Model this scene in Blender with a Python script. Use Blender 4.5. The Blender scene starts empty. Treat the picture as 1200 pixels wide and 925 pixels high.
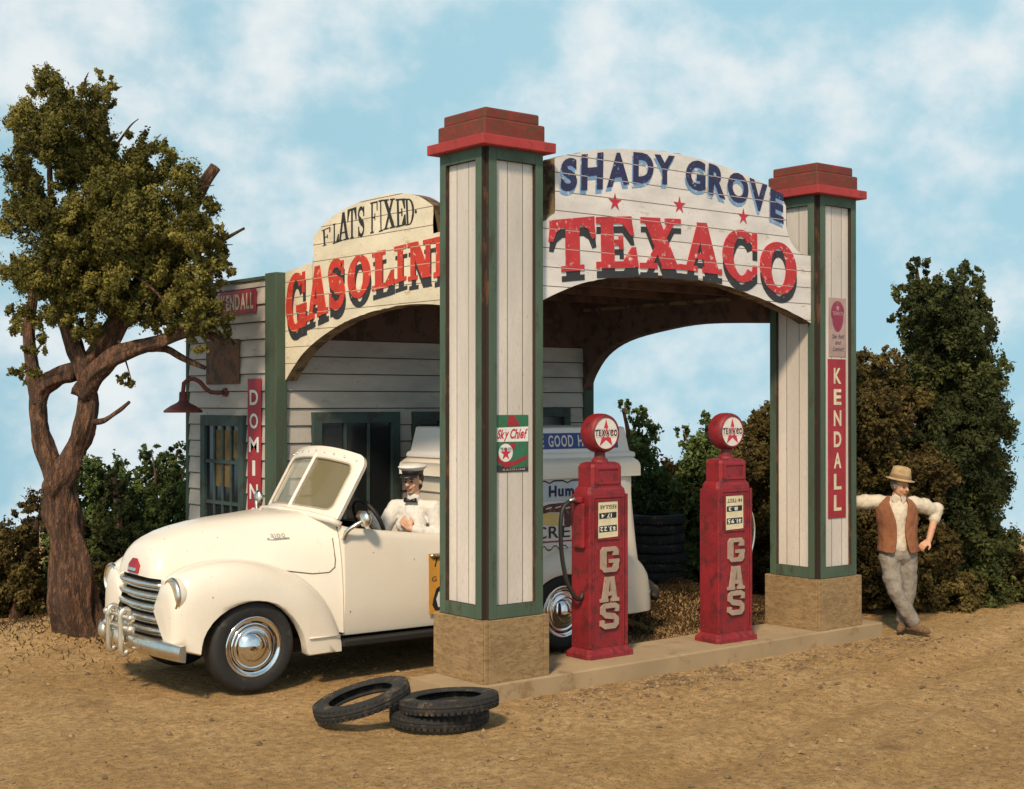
SKY_S = .12
SKY_TINT = (1.28, 1.34, 1.0, 1)
CLOUD_C = (.92, .98, 1.0, 1)
CLOUD_S = .72
CLOUD_A, CLOUD_B = .41, .70
CLOUD_L = (.3, .1, .0)
SUN_S = 3.4
import bpy, bmesh, math, random
import numpy as np
from mathutils import Vector, Matrix, noise as mn
random.seed(7)
SC = bpy.context.scene
COL = SC.collection
PI = math.pi
R = math.radians

# ------------------------------------------------------------------ camera
CAM = Vector((-6.7302, -8.6662, 2.3228))
YAW = R(51.05)
FWD = Vector((math.cos(YAW), math.sin(YAW), 0))
RGT = Vector((math.sin(YAW), -math.cos(YAW), 0))
cd = bpy.data.cameras.new('camera')
cam = bpy.data.objects.new('camera', cd)
COL.objects.link(cam)
cam.location = CAM
cam.rotation_euler = (PI/2 + R(.338), 0, YAW - PI/2)
cd.sensor_width = 36
cd.lens = 1640.27/1200*36
cd.clip_start = .1
cd.clip_end = 3000
SC.camera = cam
SC.view_settings.view_transform = 'Standard'
SC.view_settings.look = 'None'
SC.view_settings.exposure = .3
SC.view_settings.gamma = 1

def ray(u, v):
    d = FWD + RGT*((u-600)/1640.27) - Vector((0, 0, 1))*((v-472.2)/1640.27)
    return d
def at(u, v, depth):                      # a point seen at (u, v), so many metres in front of the camera
    return CAM + ray(u, v)*depth

# ------------------------------------------------------------------ materials
MATS = {}
def nodes(name):
    m = bpy.data.materials.new(name); m.use_nodes = True
    nt = m.node_tree
    return m, nt, nt.nodes['Principled BSDF']
def _n(nt, typ, **kw):
    n = nt.nodes.new(typ)
    for k, v in kw.items():
        if k in n.inputs: n.inputs[k].default_value = v
        else: setattr(n, k, v)
    return n
def c4(c): return (c[0], c[1], c[2], 1)
def lines(nt, tc, axis, period, off, width):
    """1 on the narrow gap between boards"""
    sx = _n(nt, 'ShaderNodeSeparateXYZ'); nt.links.new(tc.outputs['Object'], sx.inputs[0])
    if axis == 'XY':
        s = _n(nt, 'ShaderNodeMath', operation='ADD')
        nt.links.new(sx.outputs[0], s.inputs[0]); nt.links.new(sx.outputs[1], s.inputs[1]); src = s.outputs[0]
    else:
        src = sx.outputs['XYZ'.index(axis)]
    a = _n(nt, 'ShaderNodeMath', operation='SUBTRACT'); nt.links.new(src, a.inputs[0]); a.inputs[1].default_value = off
    b = _n(nt, 'ShaderNodeMath', operation='FLOORED_MODULO'); nt.links.new(a.outputs[0], b.inputs[0]); b.inputs[1].default_value = period
    c = _n(nt, 'ShaderNodeMath', operation='LESS_THAN'); nt.links.new(b.outputs[0], c.inputs[0]); c.inputs[1].default_value = width
    d = _n(nt, 'ShaderNodeMath', operation='DIVIDE'); nt.links.new(a.outputs[0], d.inputs[0]); d.inputs[1].default_value = period
    e = _n(nt, 'ShaderNodeMath', operation='FLOOR'); nt.links.new(d.outputs[0], e.inputs[0])
    w = _n(nt, 'ShaderNodeTexWhiteNoise', noise_dimensions='1D'); nt.links.new(e.outputs[0], w.inputs['W'])
    return c.outputs[0], w.outputs[0]
def mixc(nt, fac, a, b):
    m = _n(nt, 'ShaderNodeMix', data_type='RGBA')
    for s, v in ((m.inputs[0], fac), (m.inputs[6], a), (m.inputs[7], b)):
        if isinstance(v, (int, float)): s.default_value = v
        elif isinstance(v, tuple): s.default_value = c4(v)
        else: nt.links.new(v, s)
    return m.outputs[2]
def ramp(nt, src, a, b):
    r = _n(nt, 'ShaderNodeMapRange'); nt.links.new(src, r.inputs[0])
    r.inputs[1].default_value = a; r.inputs[2].default_value = b
    return r.outputs[0]
def paint(name, col, wear=None, amt=.3, scale=6, rough=.6, metal=0, grain=120, gvar=.25, bump=.15,
          stretch=(1, 1, 1), bdist=.01, planks=None, spots=None, spot_amt=.0, plank_var=.18, gap=(.03, .022, .015), coat=0):
    """weathered coat: large uneven tone, fine grain, wear in patches with their own edge, board gaps"""
    m, nt, bs = nodes(name)
    tc = _n(nt, 'ShaderNodeTexCoord')
    mp = _n(nt, 'ShaderNodeMapping'); nt.links.new(tc.outputs['Object'], mp.inputs[0]); mp.inputs['Scale'].default_value = stretch
    big = _n(nt, 'ShaderNodeTexNoise', Scale=scale*.35, Detail=5.0, Roughness=.6); nt.links.new(mp.outputs[0], big.inputs[0])
    fine = _n(nt, 'ShaderNodeTexNoise', Scale=grain, Detail=3.0, Roughness=.7); nt.links.new(mp.outputs[0], fine.inputs[0])
    dark = tuple(x*(1-gvar) for x in col); light = tuple(min(1, x*(1+gvar*.6)) for x in col)
    c = mixc(nt, ramp(nt, big.outputs[0], .3, .7), dark, light)
    f2 = ramp(nt, fine.outputs[0], .35, .65)
    c = mixc(nt, f2, mixc(nt, .35, c, tuple(x*.62 for x in col)), c)
    if wear is not None:
        wn = _n(nt, 'ShaderNodeTexNoise', Scale=scale, Detail=9.0, Roughness=.72); nt.links.new(mp.outputs[0], wn.inputs[0])
        c = mixc(nt, ramp(nt, wn.outputs[0], .72-amt*.5, .80-amt*.5), c, wear)
    if spots is not None:
        sn = _n(nt, 'ShaderNodeTexNoise', Scale=scale*9, Detail=2.0, Roughness=.5); nt.links.new(mp.outputs[0], sn.inputs[0])
        c = mixc(nt, ramp(nt, sn.outputs[0], .74-spot_amt, .77-spot_amt), c, spots)
    hsrc = fine.outputs[0]
    bp = _n(nt, 'ShaderNodeBump', Strength=bump, Distance=bdist); nt.links.new(hsrc, bp.inputs['Height'])
    nrm = bp.outputs[0]
    if planks:
        g, rnd = lines(nt, tc, *planks)
        c = mixc(nt, ramp(nt, rnd, 0, 1), mixc(nt, plank_var, c, tuple(x*.45 for x in col)), c)
        c = mixc(nt, g, c, gap)
        b2 = _n(nt, 'ShaderNodeBump', Strength=.7, Distance=.012, invert=True); nt.links.new(g, b2.inputs['Height']); nt.links.new(nrm, b2.inputs['Normal'])
        nrm = b2.outputs[0]
    nt.links.new(c, bs.inputs['Base Color']); nt.links.new(nrm, bs.inputs['Normal'])
    bs.inputs['Roughness'].default_value = rough; bs.inputs['Metallic'].default_value = metal
    if coat: bs.inputs['Coat Weight'].default_value = coat; bs.inputs['Coat Roughness'].default_value = .15
    MATS[name] = m
    return m
def glass(name, col, rough=.05, alpha=.35):
    m, nt, bs = nodes(name)
    bs.inputs['Base Color'].default_value = c4(col); bs.inputs['Roughness'].default_value = rough
    bs.inputs['Alpha'].default_value = alpha
    MATS[name] = m; return m

WOODDARK = (.055, .034, .02)
paint('sign_white', (.70, .645, .625), wear=(.44, .34, .22), amt=.26, scale=5, rough=.75, planks=('Z', .1575, .02, .007), stretch=(1, 1, 2.2), plank_var=.06, gap=(.16, .11, .07), spots=(.2, .15, .1), spot_amt=.06)
paint('sign_white_warm_lit', (.72, .63, .48), wear=(.42, .31, .18), amt=.26, scale=5, rough=.75, planks=('Z', .1575, .04, .007), stretch=(1, 1, 2.2), plank_var=.06, gap=(.16, .11, .06), spots=(.2, .14, .08), spot_amt=.06)  # aged white like the front sign, warm light mixed into its colour
paint('sign_edge', (.20, .135, .07), wear=(.07, .04, .022), amt=.5, scale=7, rough=.9)
paint('red_letter', (.50, .03, .036), wear=(.62, .52, .48), amt=.28, scale=16, rough=.7, planks=('Z', .1575, .02, .006), plank_var=.05, gap=(.45, .33, .3))
paint('orange_red_letter', (.54, .04, .022), wear=(.6, .47, .34), amt=.26, scale=16, rough=.7, planks=('Z', .1575, .04, .006), plank_var=.05, gap=(.5, .36, .24))
paint('black_letter', (.026, .028, .034), wear=(.42, .38, .34), amt=.19, scale=16, rough=.75)
paint('thin_black_letter', (.022, .02, .022), wear=(.3, .26, .2), amt=.04, scale=16, rough=.75)
paint('navy_letter', (.022, .025, .085), wear=(.5, .46, .46), amt=.25, scale=18, rough=.75, planks=('Z', .1575, .02, .006), plank_var=.05, gap=(.5, .42, .38))
paint('sky_blue_letter', (.17, .31, .52), wear=(.6, .57, .56), amt=.36, scale=16, rough=.75)
paint('pillar_green', (.062, .100, .066), wear=(.045, .050, .032), amt=.36, scale=7, rough=.75, stretch=(1, 1, .35), gvar=.35)
paint('pillar_core', (.028, .017, .011), wear=(.10, .042, .018), amt=.32, scale=9, rough=.9, stretch=(1, 1, .3))
paint('pillar_board', (.64, .575, .525), wear=(.40, .27, .13), amt=.20, scale=8, rough=.75, stretch=(1, 1, .16), planks=('XY', .157, .14, .006), plank_var=.2, gap=(.10, .065, .035), spots=(.3, .2, .1), spot_amt=.02)
paint('cap_red', (.20, .026, .018), wear=(.10, .036, .016), amt=.5, scale=14, rough=.8, stretch=(1, 1, 2.5), gvar=.35)
paint('cap_plate_red', (.36, .032, .032), wear=(.18, .03, .02), amt=.34, scale=8, rough=.75)
paint('base_board', (.31, .205, .10), wear=(.19, .115, .052), amt=.46, scale=16, rough=.85, stretch=(1, 1, 3.2), gvar=.3)
paint('island_concrete', (.37, .265, .155), wear=(.25, .16, .085), amt=.34, scale=4, rough=.95, bump=.3)
paint('siding', (.47, .425, .385), wear=(.34, .27, .2), amt=.26, scale=5, rough=.8, stretch=(1, 1, 3), planks=('Z', .1705, .0460, .010), plank_var=.12, gap=(.05, .04, .03), spots=(.25, .2, .15), spot_amt=.03)
paint('trim_green', (.05, .082, .052), wear=(.05, .046, .03), amt=.40, scale=6, rough=.8, stretch=(1, 1, .3), gvar=.35)
paint('frame_green', (.035, .062, .055), wear=(.03, .03, .025), amt=.4, scale=7, rough=.7)
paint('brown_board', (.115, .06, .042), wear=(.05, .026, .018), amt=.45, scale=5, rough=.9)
paint('roof_felt', (.06, .05, .045), wear=(.1, .08, .06), amt=.4, scale=5, rough=.95)
paint('room_dark', (.02, .02, .02), rough=.9)
paint('curtain', (.13, .088, .032), wear=(.07, .045, .018), amt=.4, scale=8, rough=.9)
paint('tin_red', (.34, .018, .03), wear=(.22, .05, .03), amt=.24, scale=12, rough=.55, gvar=.3)
paint('tin_cream', (.66, .56, .40), wear=(.4, .25, .12), amt=.22, scale=20, rough=.6)
paint('tin_rust', (.17, .075, .035), wear=(.07, .04, .025), amt=.5, scale=9, rough=.85)
paint('tin_pink', (.40, .27, .25), wear=(.3, .17, .15), amt=.3, scale=12, rough=.7)
paint('tin_maroon', (.26, .03, .07), wear=(.3, .14, .14), amt=.3, scale=20, rough=.7)
paint('tin_green', (.03, .15, .075), wear=(.05, .08, .05), amt=.3, scale=12, rough=.6)
paint('tin_dark', (.03, .028, .04), wear=(.08, .05, .05), amt=.3, scale=12, rough=.6)
paint('lamp_red', (.16, .03, .022), wear=(.07, .03, .02), amt=.4, scale=14, rough=.6)
paint('pump_red', (.25, .012, .02), wear=(.11, .012, .014), amt=.42, scale=9, rough=.55, gvar=.35, spots=(.4, .2, .15), spot_amt=.02, bump=.35, grain=70)
paint('pump_white', (.76, .70, .67), wear=(.5, .4, .36), amt=.2, scale=14, rough=.5)
paint('pump_letter', (.36, .265, .21), wear=(.25, .16, .12), amt=.3, scale=20, rough=.8)
paint('star_red', (.52, .025, .045), wear=(.3, .03, .04), amt=.2, scale=12, rough=.5)
paint('panel_cream', (.72, .62, .42), wear=(.5, .4, .25), amt=.2, scale=20, rough=.6)
paint('ink_black', (.012, .012, .014), rough=.6)
paint('ink_white', (.75, .73, .7), rough=.6)
paint('rubber', (.016, .0155, .017), wear=(.05, .042, .032), amt=.30, scale=12, rough=.72, bump=.4)
paint('old_rubber', (.018, .017, .017), wear=(.085, .062, .038), amt=.36, scale=9, rough=.85, bump=.5)
paint('hose_rubber', (.02, .02, .02), rough=.5)
paint('truck_cream', (.79, .715, .62), wear=(.69, .60, .49), amt=.18, scale=3, rough=.30, gvar=.07, grain=200, bump=.04, spots=(.1, .07, .05), spot_amt=-.002, coat=.5)
paint('truck_white', (.78, .74, .72), wear=(.7, .6, .5), amt=.14, scale=3, rough=.45, gvar=.06, bump=.04)
paint('truck_black', (.012, .011, .011), rough=.6)
paint('seam_black', (.10, .075, .05), rough=.8)
paint('seat_leather', (.05, .035, .028), rough=.6)
paint('dull_chrome', (.80, .76, .68), wear=(.42, .33, .22), amt=.26, scale=12, rough=.26, metal=1, gvar=.15, grain=60, bump=.1)
paint('bright_chrome', (.82, .82, .84), rough=.10, metal=1, gvar=.05, bump=.0)
paint('guard_cream', (.74, .69, .60), wear=(.4, .32, .22), amt=.3, scale=14, rough=.30, metal=.8)
paint('grille_recess_shade', (.035, .026, .018), rough=.8)
paint('lens', (.38, .31, .225), wear=(.24, .19, .13), amt=.3, scale=20, rough=.3)
paint('board_blue', (.025, .06, .27), rough=.5)
paint('pale_blue', (.55, .62, .70), rough=.6)
paint('sign_orange', (.62, .30, .045), wear=(.45, .2, .03), amt=.3, scale=10, rough=.6)
paint('choc_brown', (.085, .026, .022), wear=(.3, .12, .09), amt=.35, scale=22, rough=.5)
paint('ice_yellow', (.78, .58, .20), rough=.5)
paint('skin', (.64, .38, .26), wear=(.58, .32, .21), amt=.35, scale=22, rough=.6, gvar=.12, bump=.05)
paint('skin_tan', (.54, .29, .18), wear=(.46, .22, .13), amt=.4, scale=18, rough=.65, gvar=.15, bump=.1)
paint('shirt_white', (.70, .67, .64), wear=(.60, .56, .52), amt=.4, scale=14, rough=.85, gvar=.12)
paint('shirt_cream', (.60, .52, .42), wear=(.48, .40, .31), amt=.42, scale=18, rough=.85, gvar=.15)
paint('vest_brown', (.25, .095, .042), wear=(.19, .07, .034), amt=.42, scale=14, rough=.9)
paint('trouser_grey', (.25, .22, .19), wear=(.18, .145, .115), amt=.46, scale=16, rough=.9, gvar=.2)
paint('boot_brown', (.15, .085, .045), wear=(.25, .15, .08), amt=.4, scale=18, rough=.9)
paint('hat_felt', (.44, .31, .16), wear=(.3, .2, .1), amt=.4, scale=18, rough=.9)
paint('hat_band', (.24, .15, .08), rough=.9)
paint('hair_dark', (.03, .017, .011), rough=.6)
paint('hair_grey', (.2, .16, .12), rough=.8)
paint('cap_white', (.72, .69, .66), rough=.7)
paint('cap_black', (.014, .014, .016), rough=.4)
paint('lip', (.30, .09, .06), rough=.5)
paint('eye_dark', (.03, .02, .015), rough=.4)
paint('bark', (.070, .036, .022), wear=(.17, .080, .042), amt=.46, scale=16, rough=.95, stretch=(1.6, 1.6, .35), gvar=.45, bump=1, grain=26, bdist=.05)
paint('twig', (.10, .055, .03), wear=(.2, .11, .05), amt=.4, scale=9, rough=.95)
paint('stone', (.13, .085, .05), wear=(.3, .2, .11), amt=.5, scale=4, rough=.95)
glass('shield_glass', (.20, .165, .09), .10, .78)
glass('window_glass', (.012, .014, .016), .12, 1)
glass('far_shield_glass', (.40, .38, .28), .10, .45)

def leafmat(name, dark, mid, light, hi=.75):
    m, nt, bs = nodes(name)
    a = _n(nt, 'ShaderNodeAttribute', attribute_name='tint')
    cr = nt.nodes.new('ShaderNodeValToRGB'); nt.links.new(a.outputs['Fac'], cr.inputs[0])
    e = cr.color_ramp.elements
    e[0].position = .0; e[0].color = c4(dark); e[1].position = 1; e[1].color = c4(light)
    x = cr.color_ramp.elements.new(.5); x.color = c4(mid)
    nt.links.new(cr.outputs[0], bs.inputs['Base Color'])
    bs.inputs['Roughness'].default_value = .8
    bs.inputs['Specular IOR Level'].default_value = .15
    tr = _n(nt, 'ShaderNodeBsdfTranslucent'); nt.links.new(cr.outputs[0], tr.inputs[0])
    mx = _n(nt, 'ShaderNodeMixShader'); mx.inputs[0].default_value = .22
    nt.links.new(bs.outputs[0], mx.inputs[1]); nt.links.new(tr.outputs[0], mx.inputs[2])
    nt.links.new(mx.outputs[0], nt.nodes['Material Output'].inputs[0])
    MATS[name] = m
leafmat('leaf_olive', (.040, .037, .010), (.112, .10, .023), (.25, .21, .052))
leafmat('leaf_dark', (.022, .027, .011), (.060, .070, .022), (.125, .135, .042))
leafmat('leaf_brown', (.036, .026, .011), (.095, .068, .022), (.17, .13, .042))
leafmat('leaf_green', (.034, .052, .018), (.10, .135, .042), (.21, .26, .085))
leafmat('grass_dry', (.035, .021, .010), (.07, .043, .020), (.125, .08, .038))

# ------------------------------------------------------------------ scene tree helpers
OFF = {}
def put(o, parent=None):
    COL.objects.link(o)
    if parent is not None: o.parent = parent
    return o
def thing(name, label, cat, loc=(0, 0, 0), rotz=0, group=None):
    o = bpy.data.objects.new(name, None); COL.objects.link(o)
    o.location = loc; o.rotation_euler = (0, 0, rotz)
    o.empty_display_size = .2
    tag(o, label, cat, group)
    OFF[o.name] = Vector(loc)
    return o
def tag(o, label=None, cat=None, group=None, kind=None):
    if label: o['label'] = label
    if cat: o['category'] = cat
    if group: o['group'] = group
    if kind: o['kind'] = kind
    return o
def copy_tree(o, parent=None):
    c = o.copy(); COL.objects.link(c)
    if parent is not None: c.parent = parent
    for ch in list(o.children): copy_tree(ch, c)
    return c

class MB:
    """collects shapes in one bmesh"""
    def __init__(s): s.bm = bmesh.new(); s.mi = 0
    def _v(s, pts): return [s.bm.verts.new(p) for p in pts]
    def _f(s, vs):
        try:
            f = s.bm.faces.new(vs); f.material_index = s.mi; return f
        except ValueError: return None
    def box(s, x0, x1, y0, y1, z0, z1, M=None):
        p = [Vector((x, y, z)) for z in (z0, z1) for y in (y0, y1) for x in (x0, x1)]
        if M: p = [M @ q for q in p]
        v = s._v(p)
        for a in ((0, 2, 3, 1), (4, 5, 7, 6), (0, 1, 5, 4), (2, 6, 7, 3), (0, 4, 6, 2), (1, 3, 7, 5)): s._f([v[i] for i in a])
        return s
    def prism(s, pts, f, d, cap_mi=None):
        """outline in 2D, f maps (a, b, t) to 3D with t = 0 at the face and d at the back"""
        n = len(pts)
        a = s._v([f(p[0], p[1], 0) for p in pts]); b = s._v([f(p[0], p[1], d) for p in pts])
        fa = s._f(a); fb = s._f(b[::-1])
        if fa and cap_mi is not None: fa.material_index = cap_mi
        fs = [x for x in (fa, fb) if x]
        for i in range(n): s._f([a[i], b[i], b[(i+1) % n], a[(i+1) % n]])
        if n > 4: bmesh.ops.triangulate(s.bm, faces=fs)
        return s
    def grid(s, rows, closed=False, cap0=False, cap1=False):
        vs = [s._v(r) for r in rows]
        m = len(rows[0])
        for i in range(len(rows)-1):
            for j in range(m if closed else m-1):
                k = (j+1) % m
                s._f([vs[i][j], vs[i][k], vs[i+1][k], vs[i+1][j]])
        if cap0: s._f(vs[0][::-1])
        if cap1: s._f(vs[-1])
        return s
    def tube(s, path, rad, n=10, cap=True, flat=1.0, ref=None):
        path = [Vector(p) for p in path]
        if not hasattr(rad, '__len__'): rad = [rad]*len(path)
        t0 = (path[1]-path[0]).normalized()
        up = Vector(ref) if ref else (Vector((0, 0, 1)) if abs(t0.z) < .9 else Vector((1, 0, 0)))
        nrm = (up - t0*up.dot(t0)).normalized()
        rows = []
        for i, p in enumerate(path):
            if i == 0: t = t0
            elif i == len(path)-1: t = (path[i]-path[i-1]).normalized()
            else: t = ((path[i+1]-path[i]).normalized() + (path[i]-path[i-1]).normalized()).normalized()
            nrm = (nrm - t*nrm.dot(t)).normalized(); bn = t.cross(nrm)
            rows.append([p + (nrm*math.cos(2*PI*k/n)*flat + bn*math.sin(2*PI*k/n))*rad[i] for k in range(n)])
        s.grid(rows, True, cap, cap)
        return s
    def lathe(s, prof, M=None, n=32, cap0=False, cap1=False):
        """profile (r, h) turned about local Z, then M"""
        M = M or Matrix()
        rows = [[M @ Vector((r*math.cos(2*PI*k/n), r*math.sin(2*PI*k/n), h)) for k in range(n)] for r, h in prof]
        return s.grid(rows, True, cap0, cap1)
    def ball(s, c, r, n=12, M=None):
        c = Vector(c)
        if not hasattr(r, '__len__'): r = (r, r, r)
        rows = []
        for i in range(n//2+1):
            a = PI*i/(n//2); sr = max(math.sin(a), 1e-3)
            rows.append([c + (M or Matrix.Identity(3)) @ Vector((r[0]*sr*math.cos(2*PI*k/n), r[1]*sr*math.sin(2*PI*k/n), -r[2]*math.cos(a))) for k in range(n)])
        return s.grid(rows, True, True, True)
    def limb(s, a, b, ra, rb, n=12):
        """tapered capsule"""
        a = Vector(a); b = Vector(b)
        s.tube([a, a.lerp(b, .5), b], [ra, (ra+rb)/2, rb], n)
        s.ball(a, ra, n); s.ball(b, rb, n)
        return s
    def build(s, name, mat, parent=None, smooth=False, bevel=0, sub=0, solid=0, root=None, auto=None):
        bm = s.bm
        bmesh.ops.recalc_face_normals(bm, faces=bm.faces)
        r = root if root is not None else parent
        while r is not None and r.parent is not None: r = r.parent
        off = OFF.get(r.name) if r is not None else None
        if off is not None and root is not False:
            bmesh.ops.translate(bm, verts=bm.verts, vec=-off)
        me = bpy.data.meshes.new(name); bm.to_mesh(me); bm.free()
        for m in (mat if isinstance(mat, (list, tuple)) else [mat]): me.materials.append(MATS[m])
        if smooth:
            me.polygons.foreach_set('use_smooth', [True]*len(me.polygons))
        o = bpy.data.objects.new(name, me); put(o, parent)
        if solid:
            m = o.modifiers.new('solid', 'SOLIDIFY'); m.thickness = solid; m.offset = -1
        if bevel:
            m = o.modifiers.new('bevel', 'BEVEL'); m.width = bevel; m.segments = 2; m.limit_method = 'ANGLE'; m.angle_limit = R(35)
            m.harden_normals = False
        if sub:
            m = o.modifiers.new('sub', 'SUBSURF'); m.levels = sub; m.render_levels = sub
        if smooth and auto:
            bmx = bmesh.new(); bmx.from_mesh(me)
            for e in bmx.edges:
                if len(e.link_faces) == 2 and e.calc_face_angle(0) > R(auto): e.smooth = False
            bmx.to_mesh(me); bmx.free()
        return o
def base_at(o, loc):
    """top-level single mesh: move its origin to loc"""
    o.data.transform(Matrix.Translation(-Vector(loc))); o.location = loc; return o
def organic(name, mb, mat, parent, voxel=.009, smooth=4, root=None, folds=0):
    """one continuous skin over overlapping shapes"""
    o = mb.build(name, mat, parent, smooth=True, root=root)
    m = o.modifiers.new('skin', 'REMESH'); m.mode = 'VOXEL'; m.voxel_size = voxel; m.use_smooth_shade = True
    if smooth:
        k = o.modifiers.new('soft', 'SMOOTH'); k.factor = .5; k.iterations = smooth
    if folds:
        for nm, sz, st_ in (('large_fold', .085, folds), ('small_fold', .032, folds*.45)):
            tx = bpy.data.textures.get(nm) or bpy.data.textures.new(nm, 'CLOUDS'); tx.noise_scale = sz; tx.noise_depth = 1
            q = o.modifiers.new(nm, 'DISPLACE'); q.texture = tx; q.strength = st_; q.mid_level = .5; q.texture_coords = 'LOCAL'
    return o

# ------------------------------------------------------------------ letters
def arcpts(cx, cy, rx, ry, a0, a1, n=14):
    return [(cx+rx*math.cos(R(a0+(a1-a0)*i/n)), cy+ry*math.sin(R(a0+(a1-a0)*i/n))) for i in range(n+1)]
def ribbon(pts, w):
    """list of quads along a path; w half widths"""
    out = []
    n = len(pts); L = []; Rr = []
    for i, p in enumerate(pts):
        a = pts[max(i-1, 0)]; b = pts[min(i+1, n-1)]
        dx, dy = b[0]-a[0], b[1]-a[1]; l = math.hypot(dx, dy) or 1
        h = w[i] if hasattr(w, '__len__') else w
        L.append((p[0]-dy/l*h, p[1]+dx/l*h)); Rr.append((p[0]+dy/l*h, p[1]-dx/l*h))
    for i in range(n-1): out.append([L[i], L[i+1], Rr[i+1], Rr[i]])
    return out
def ringp(cx, cy, rx, ry, tx, ty, a0, a1, n=26):
    o = arcpts(cx, cy, rx, ry, a0, a1, n); i = arcpts(cx, cy, rx-tx, ry-ty, a0, a1, n)
    return [[o[k], o[k+1], i[k+1], i[k]] for k in range(n)]
def rect(x0, y0, x1, y1): return [(x0, y0), (x1, y0), (x1, y1), (x0, y1)]
def slab(ch, s=.30, t=.11):
    """slab-serif capital in the unit box: s = stem, t = serif height"""
    P = []
    if ch == 'T':
        P = [rect(.5-s/2, 0, .5+s/2, 1-t), rect(.5-s/2-.10, 0, .5+s/2+.10, t), rect(0, 1-t*1.5, 1, 1),
             [(0, 1-t*1.5), (-.03, .60), (.06, .58), (.14, .76)], [(0, 1-t*1.5), (.14, .76), (.26, 1-t*1.5)], [(1, 1-t*1.5), (.86, .76), (.94, .58), (1.03, .60)], [(1, 1-t*1.5), (.74, 1-t*1.5), (.86, .76)]]
    elif ch == 'E':
        P = [rect(.12, 0, .12+s, 1), rect(0, 0, .9, t*1.2), rect(0, 1-t*1.2, .92, 1), rect(.12+s, .5-t*.5, .62, .5+t*.5), rect(.56, .36, .66, .64),
             [(.66, 1-t*1.2), (.92, 1-t*1.2), (.95, .62), (.86, .62)], [(.60, .08), (.87, .40), (.97, .40), (1, 0)]]
    elif ch == 'F':
        P = [rect(.14, 0, .14+s, 1), rect(0, 0, .14+s+.14, t), rect(0, 1-t, .95, 1), rect(.14+s, .5-t*.5, .62, .5+t*.5), rect(.58, .4, .66, .62), rect(.88, .7, .97, 1)]
    elif ch == 'L':
        P = [rect(.14, 0, .14+s, 1), rect(0, 1-t, .14+s+.14, 1), rect(0, 0, .9, t*1.2), [(.58, .08), (.89, .42), (1, .42), (1, 0)]]
    elif ch == 'I':
        P = [rect(.5-s*.65, 0, .5+s*.65, 1), rect(0, 0, 1, t), rect(0, 1-t, 1, 1)]
    elif ch == 'N':
        P = [rect(.10, 0, .10+s*.55, 1), rect(.9-s*.55, 0, .9, 1), [(.04, 1), (.04+s*1.1, 1), (.94, 0), (.94-s*1.1, 0)], rect(0, 0, .38, t), rect(-.02, 1-t, .3, 1), rect(.62, 1-t, 1.02, 1)]
    elif ch == 'A':
        P = [[(.40, 1), (.60, 1), (.26, 0), (.10, 0)], [(.40, 1), (.64, 1), (.64+s*.9, 0), (.62, 0)], rect(.24, .26, .74, .26+t), rect(0, 0, .40, t), rect(.52, 0, 1, t)]
        P[1] = [(.38, 1), (.62, 1), (.94, 0), (.94-s*1.1, 0)]
    elif ch == 'X':
        P = [[(.06, 1), (.06+s*1.25, 1), (.94, 0), (.94-s*1.25, 0)], [(.74, 1), (.90, 1), (.24, 0), (.08, 0)], rect(0, 0, .42, t), rect(.52, 0, 1, t), rect(0, 1-t, .48, 1), rect(.6, 1-t, 1, 1)]
    elif ch == 'O':
        P = ringp(.5, .5, .5, .5, s*.95, t*1.15, 0, 360, 40)
    elif ch == 'C':
        P = ringp(.52, .5, .52, .5, s*.95, t*1.15, 42, 322, 32) + [rect(.84, .62, .97, .98), [(.80, .08), (.97, .2), (.97, .36), (.86, .36)]]
    elif ch == 'G':
        P = ringp(.52, .5, .52, .5, s*.95, t*1.15, 40, 330, 32) + [rect(.84, .62, .97, .98), rect(.70, .03, .70+s, .44), rect(.54, .44-t, 1.05, .44)]
    elif ch == 'S':
        pts = arcpts(.48, .745, .34, .20, 20, 270, 18)[:-1] + arcpts(.52, .265, .34, .21, 90, -160, 18)
        n = len(pts); w = [s*.28+s*.30*math.exp(-((i-n/2)/(n*.19))**2) for i in range(n)]
        P = ribbon(pts, w) + [rect(.80, .66, .94, .97), rect(.06, .04, .20, .36)]
    elif ch == 'D':
        o = [(.14, 1), (.5, 1)] + arcpts(.5, .5, .5, .5, 90, -90, 18)[1:-1] + [(.5, 0), (.14, 0)]
        P = [rect(.14, 0, .14+s, 1), rect(0, 0, .3, t), rect(0, 1-t, .3, 1)] + ringp(.46, .5, .54, .5, s, t, -90, 90, 22) + [rect(.14+s, 0, .46, t), rect(.14+s, 1-t, .46, 1)]
    return P
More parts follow.
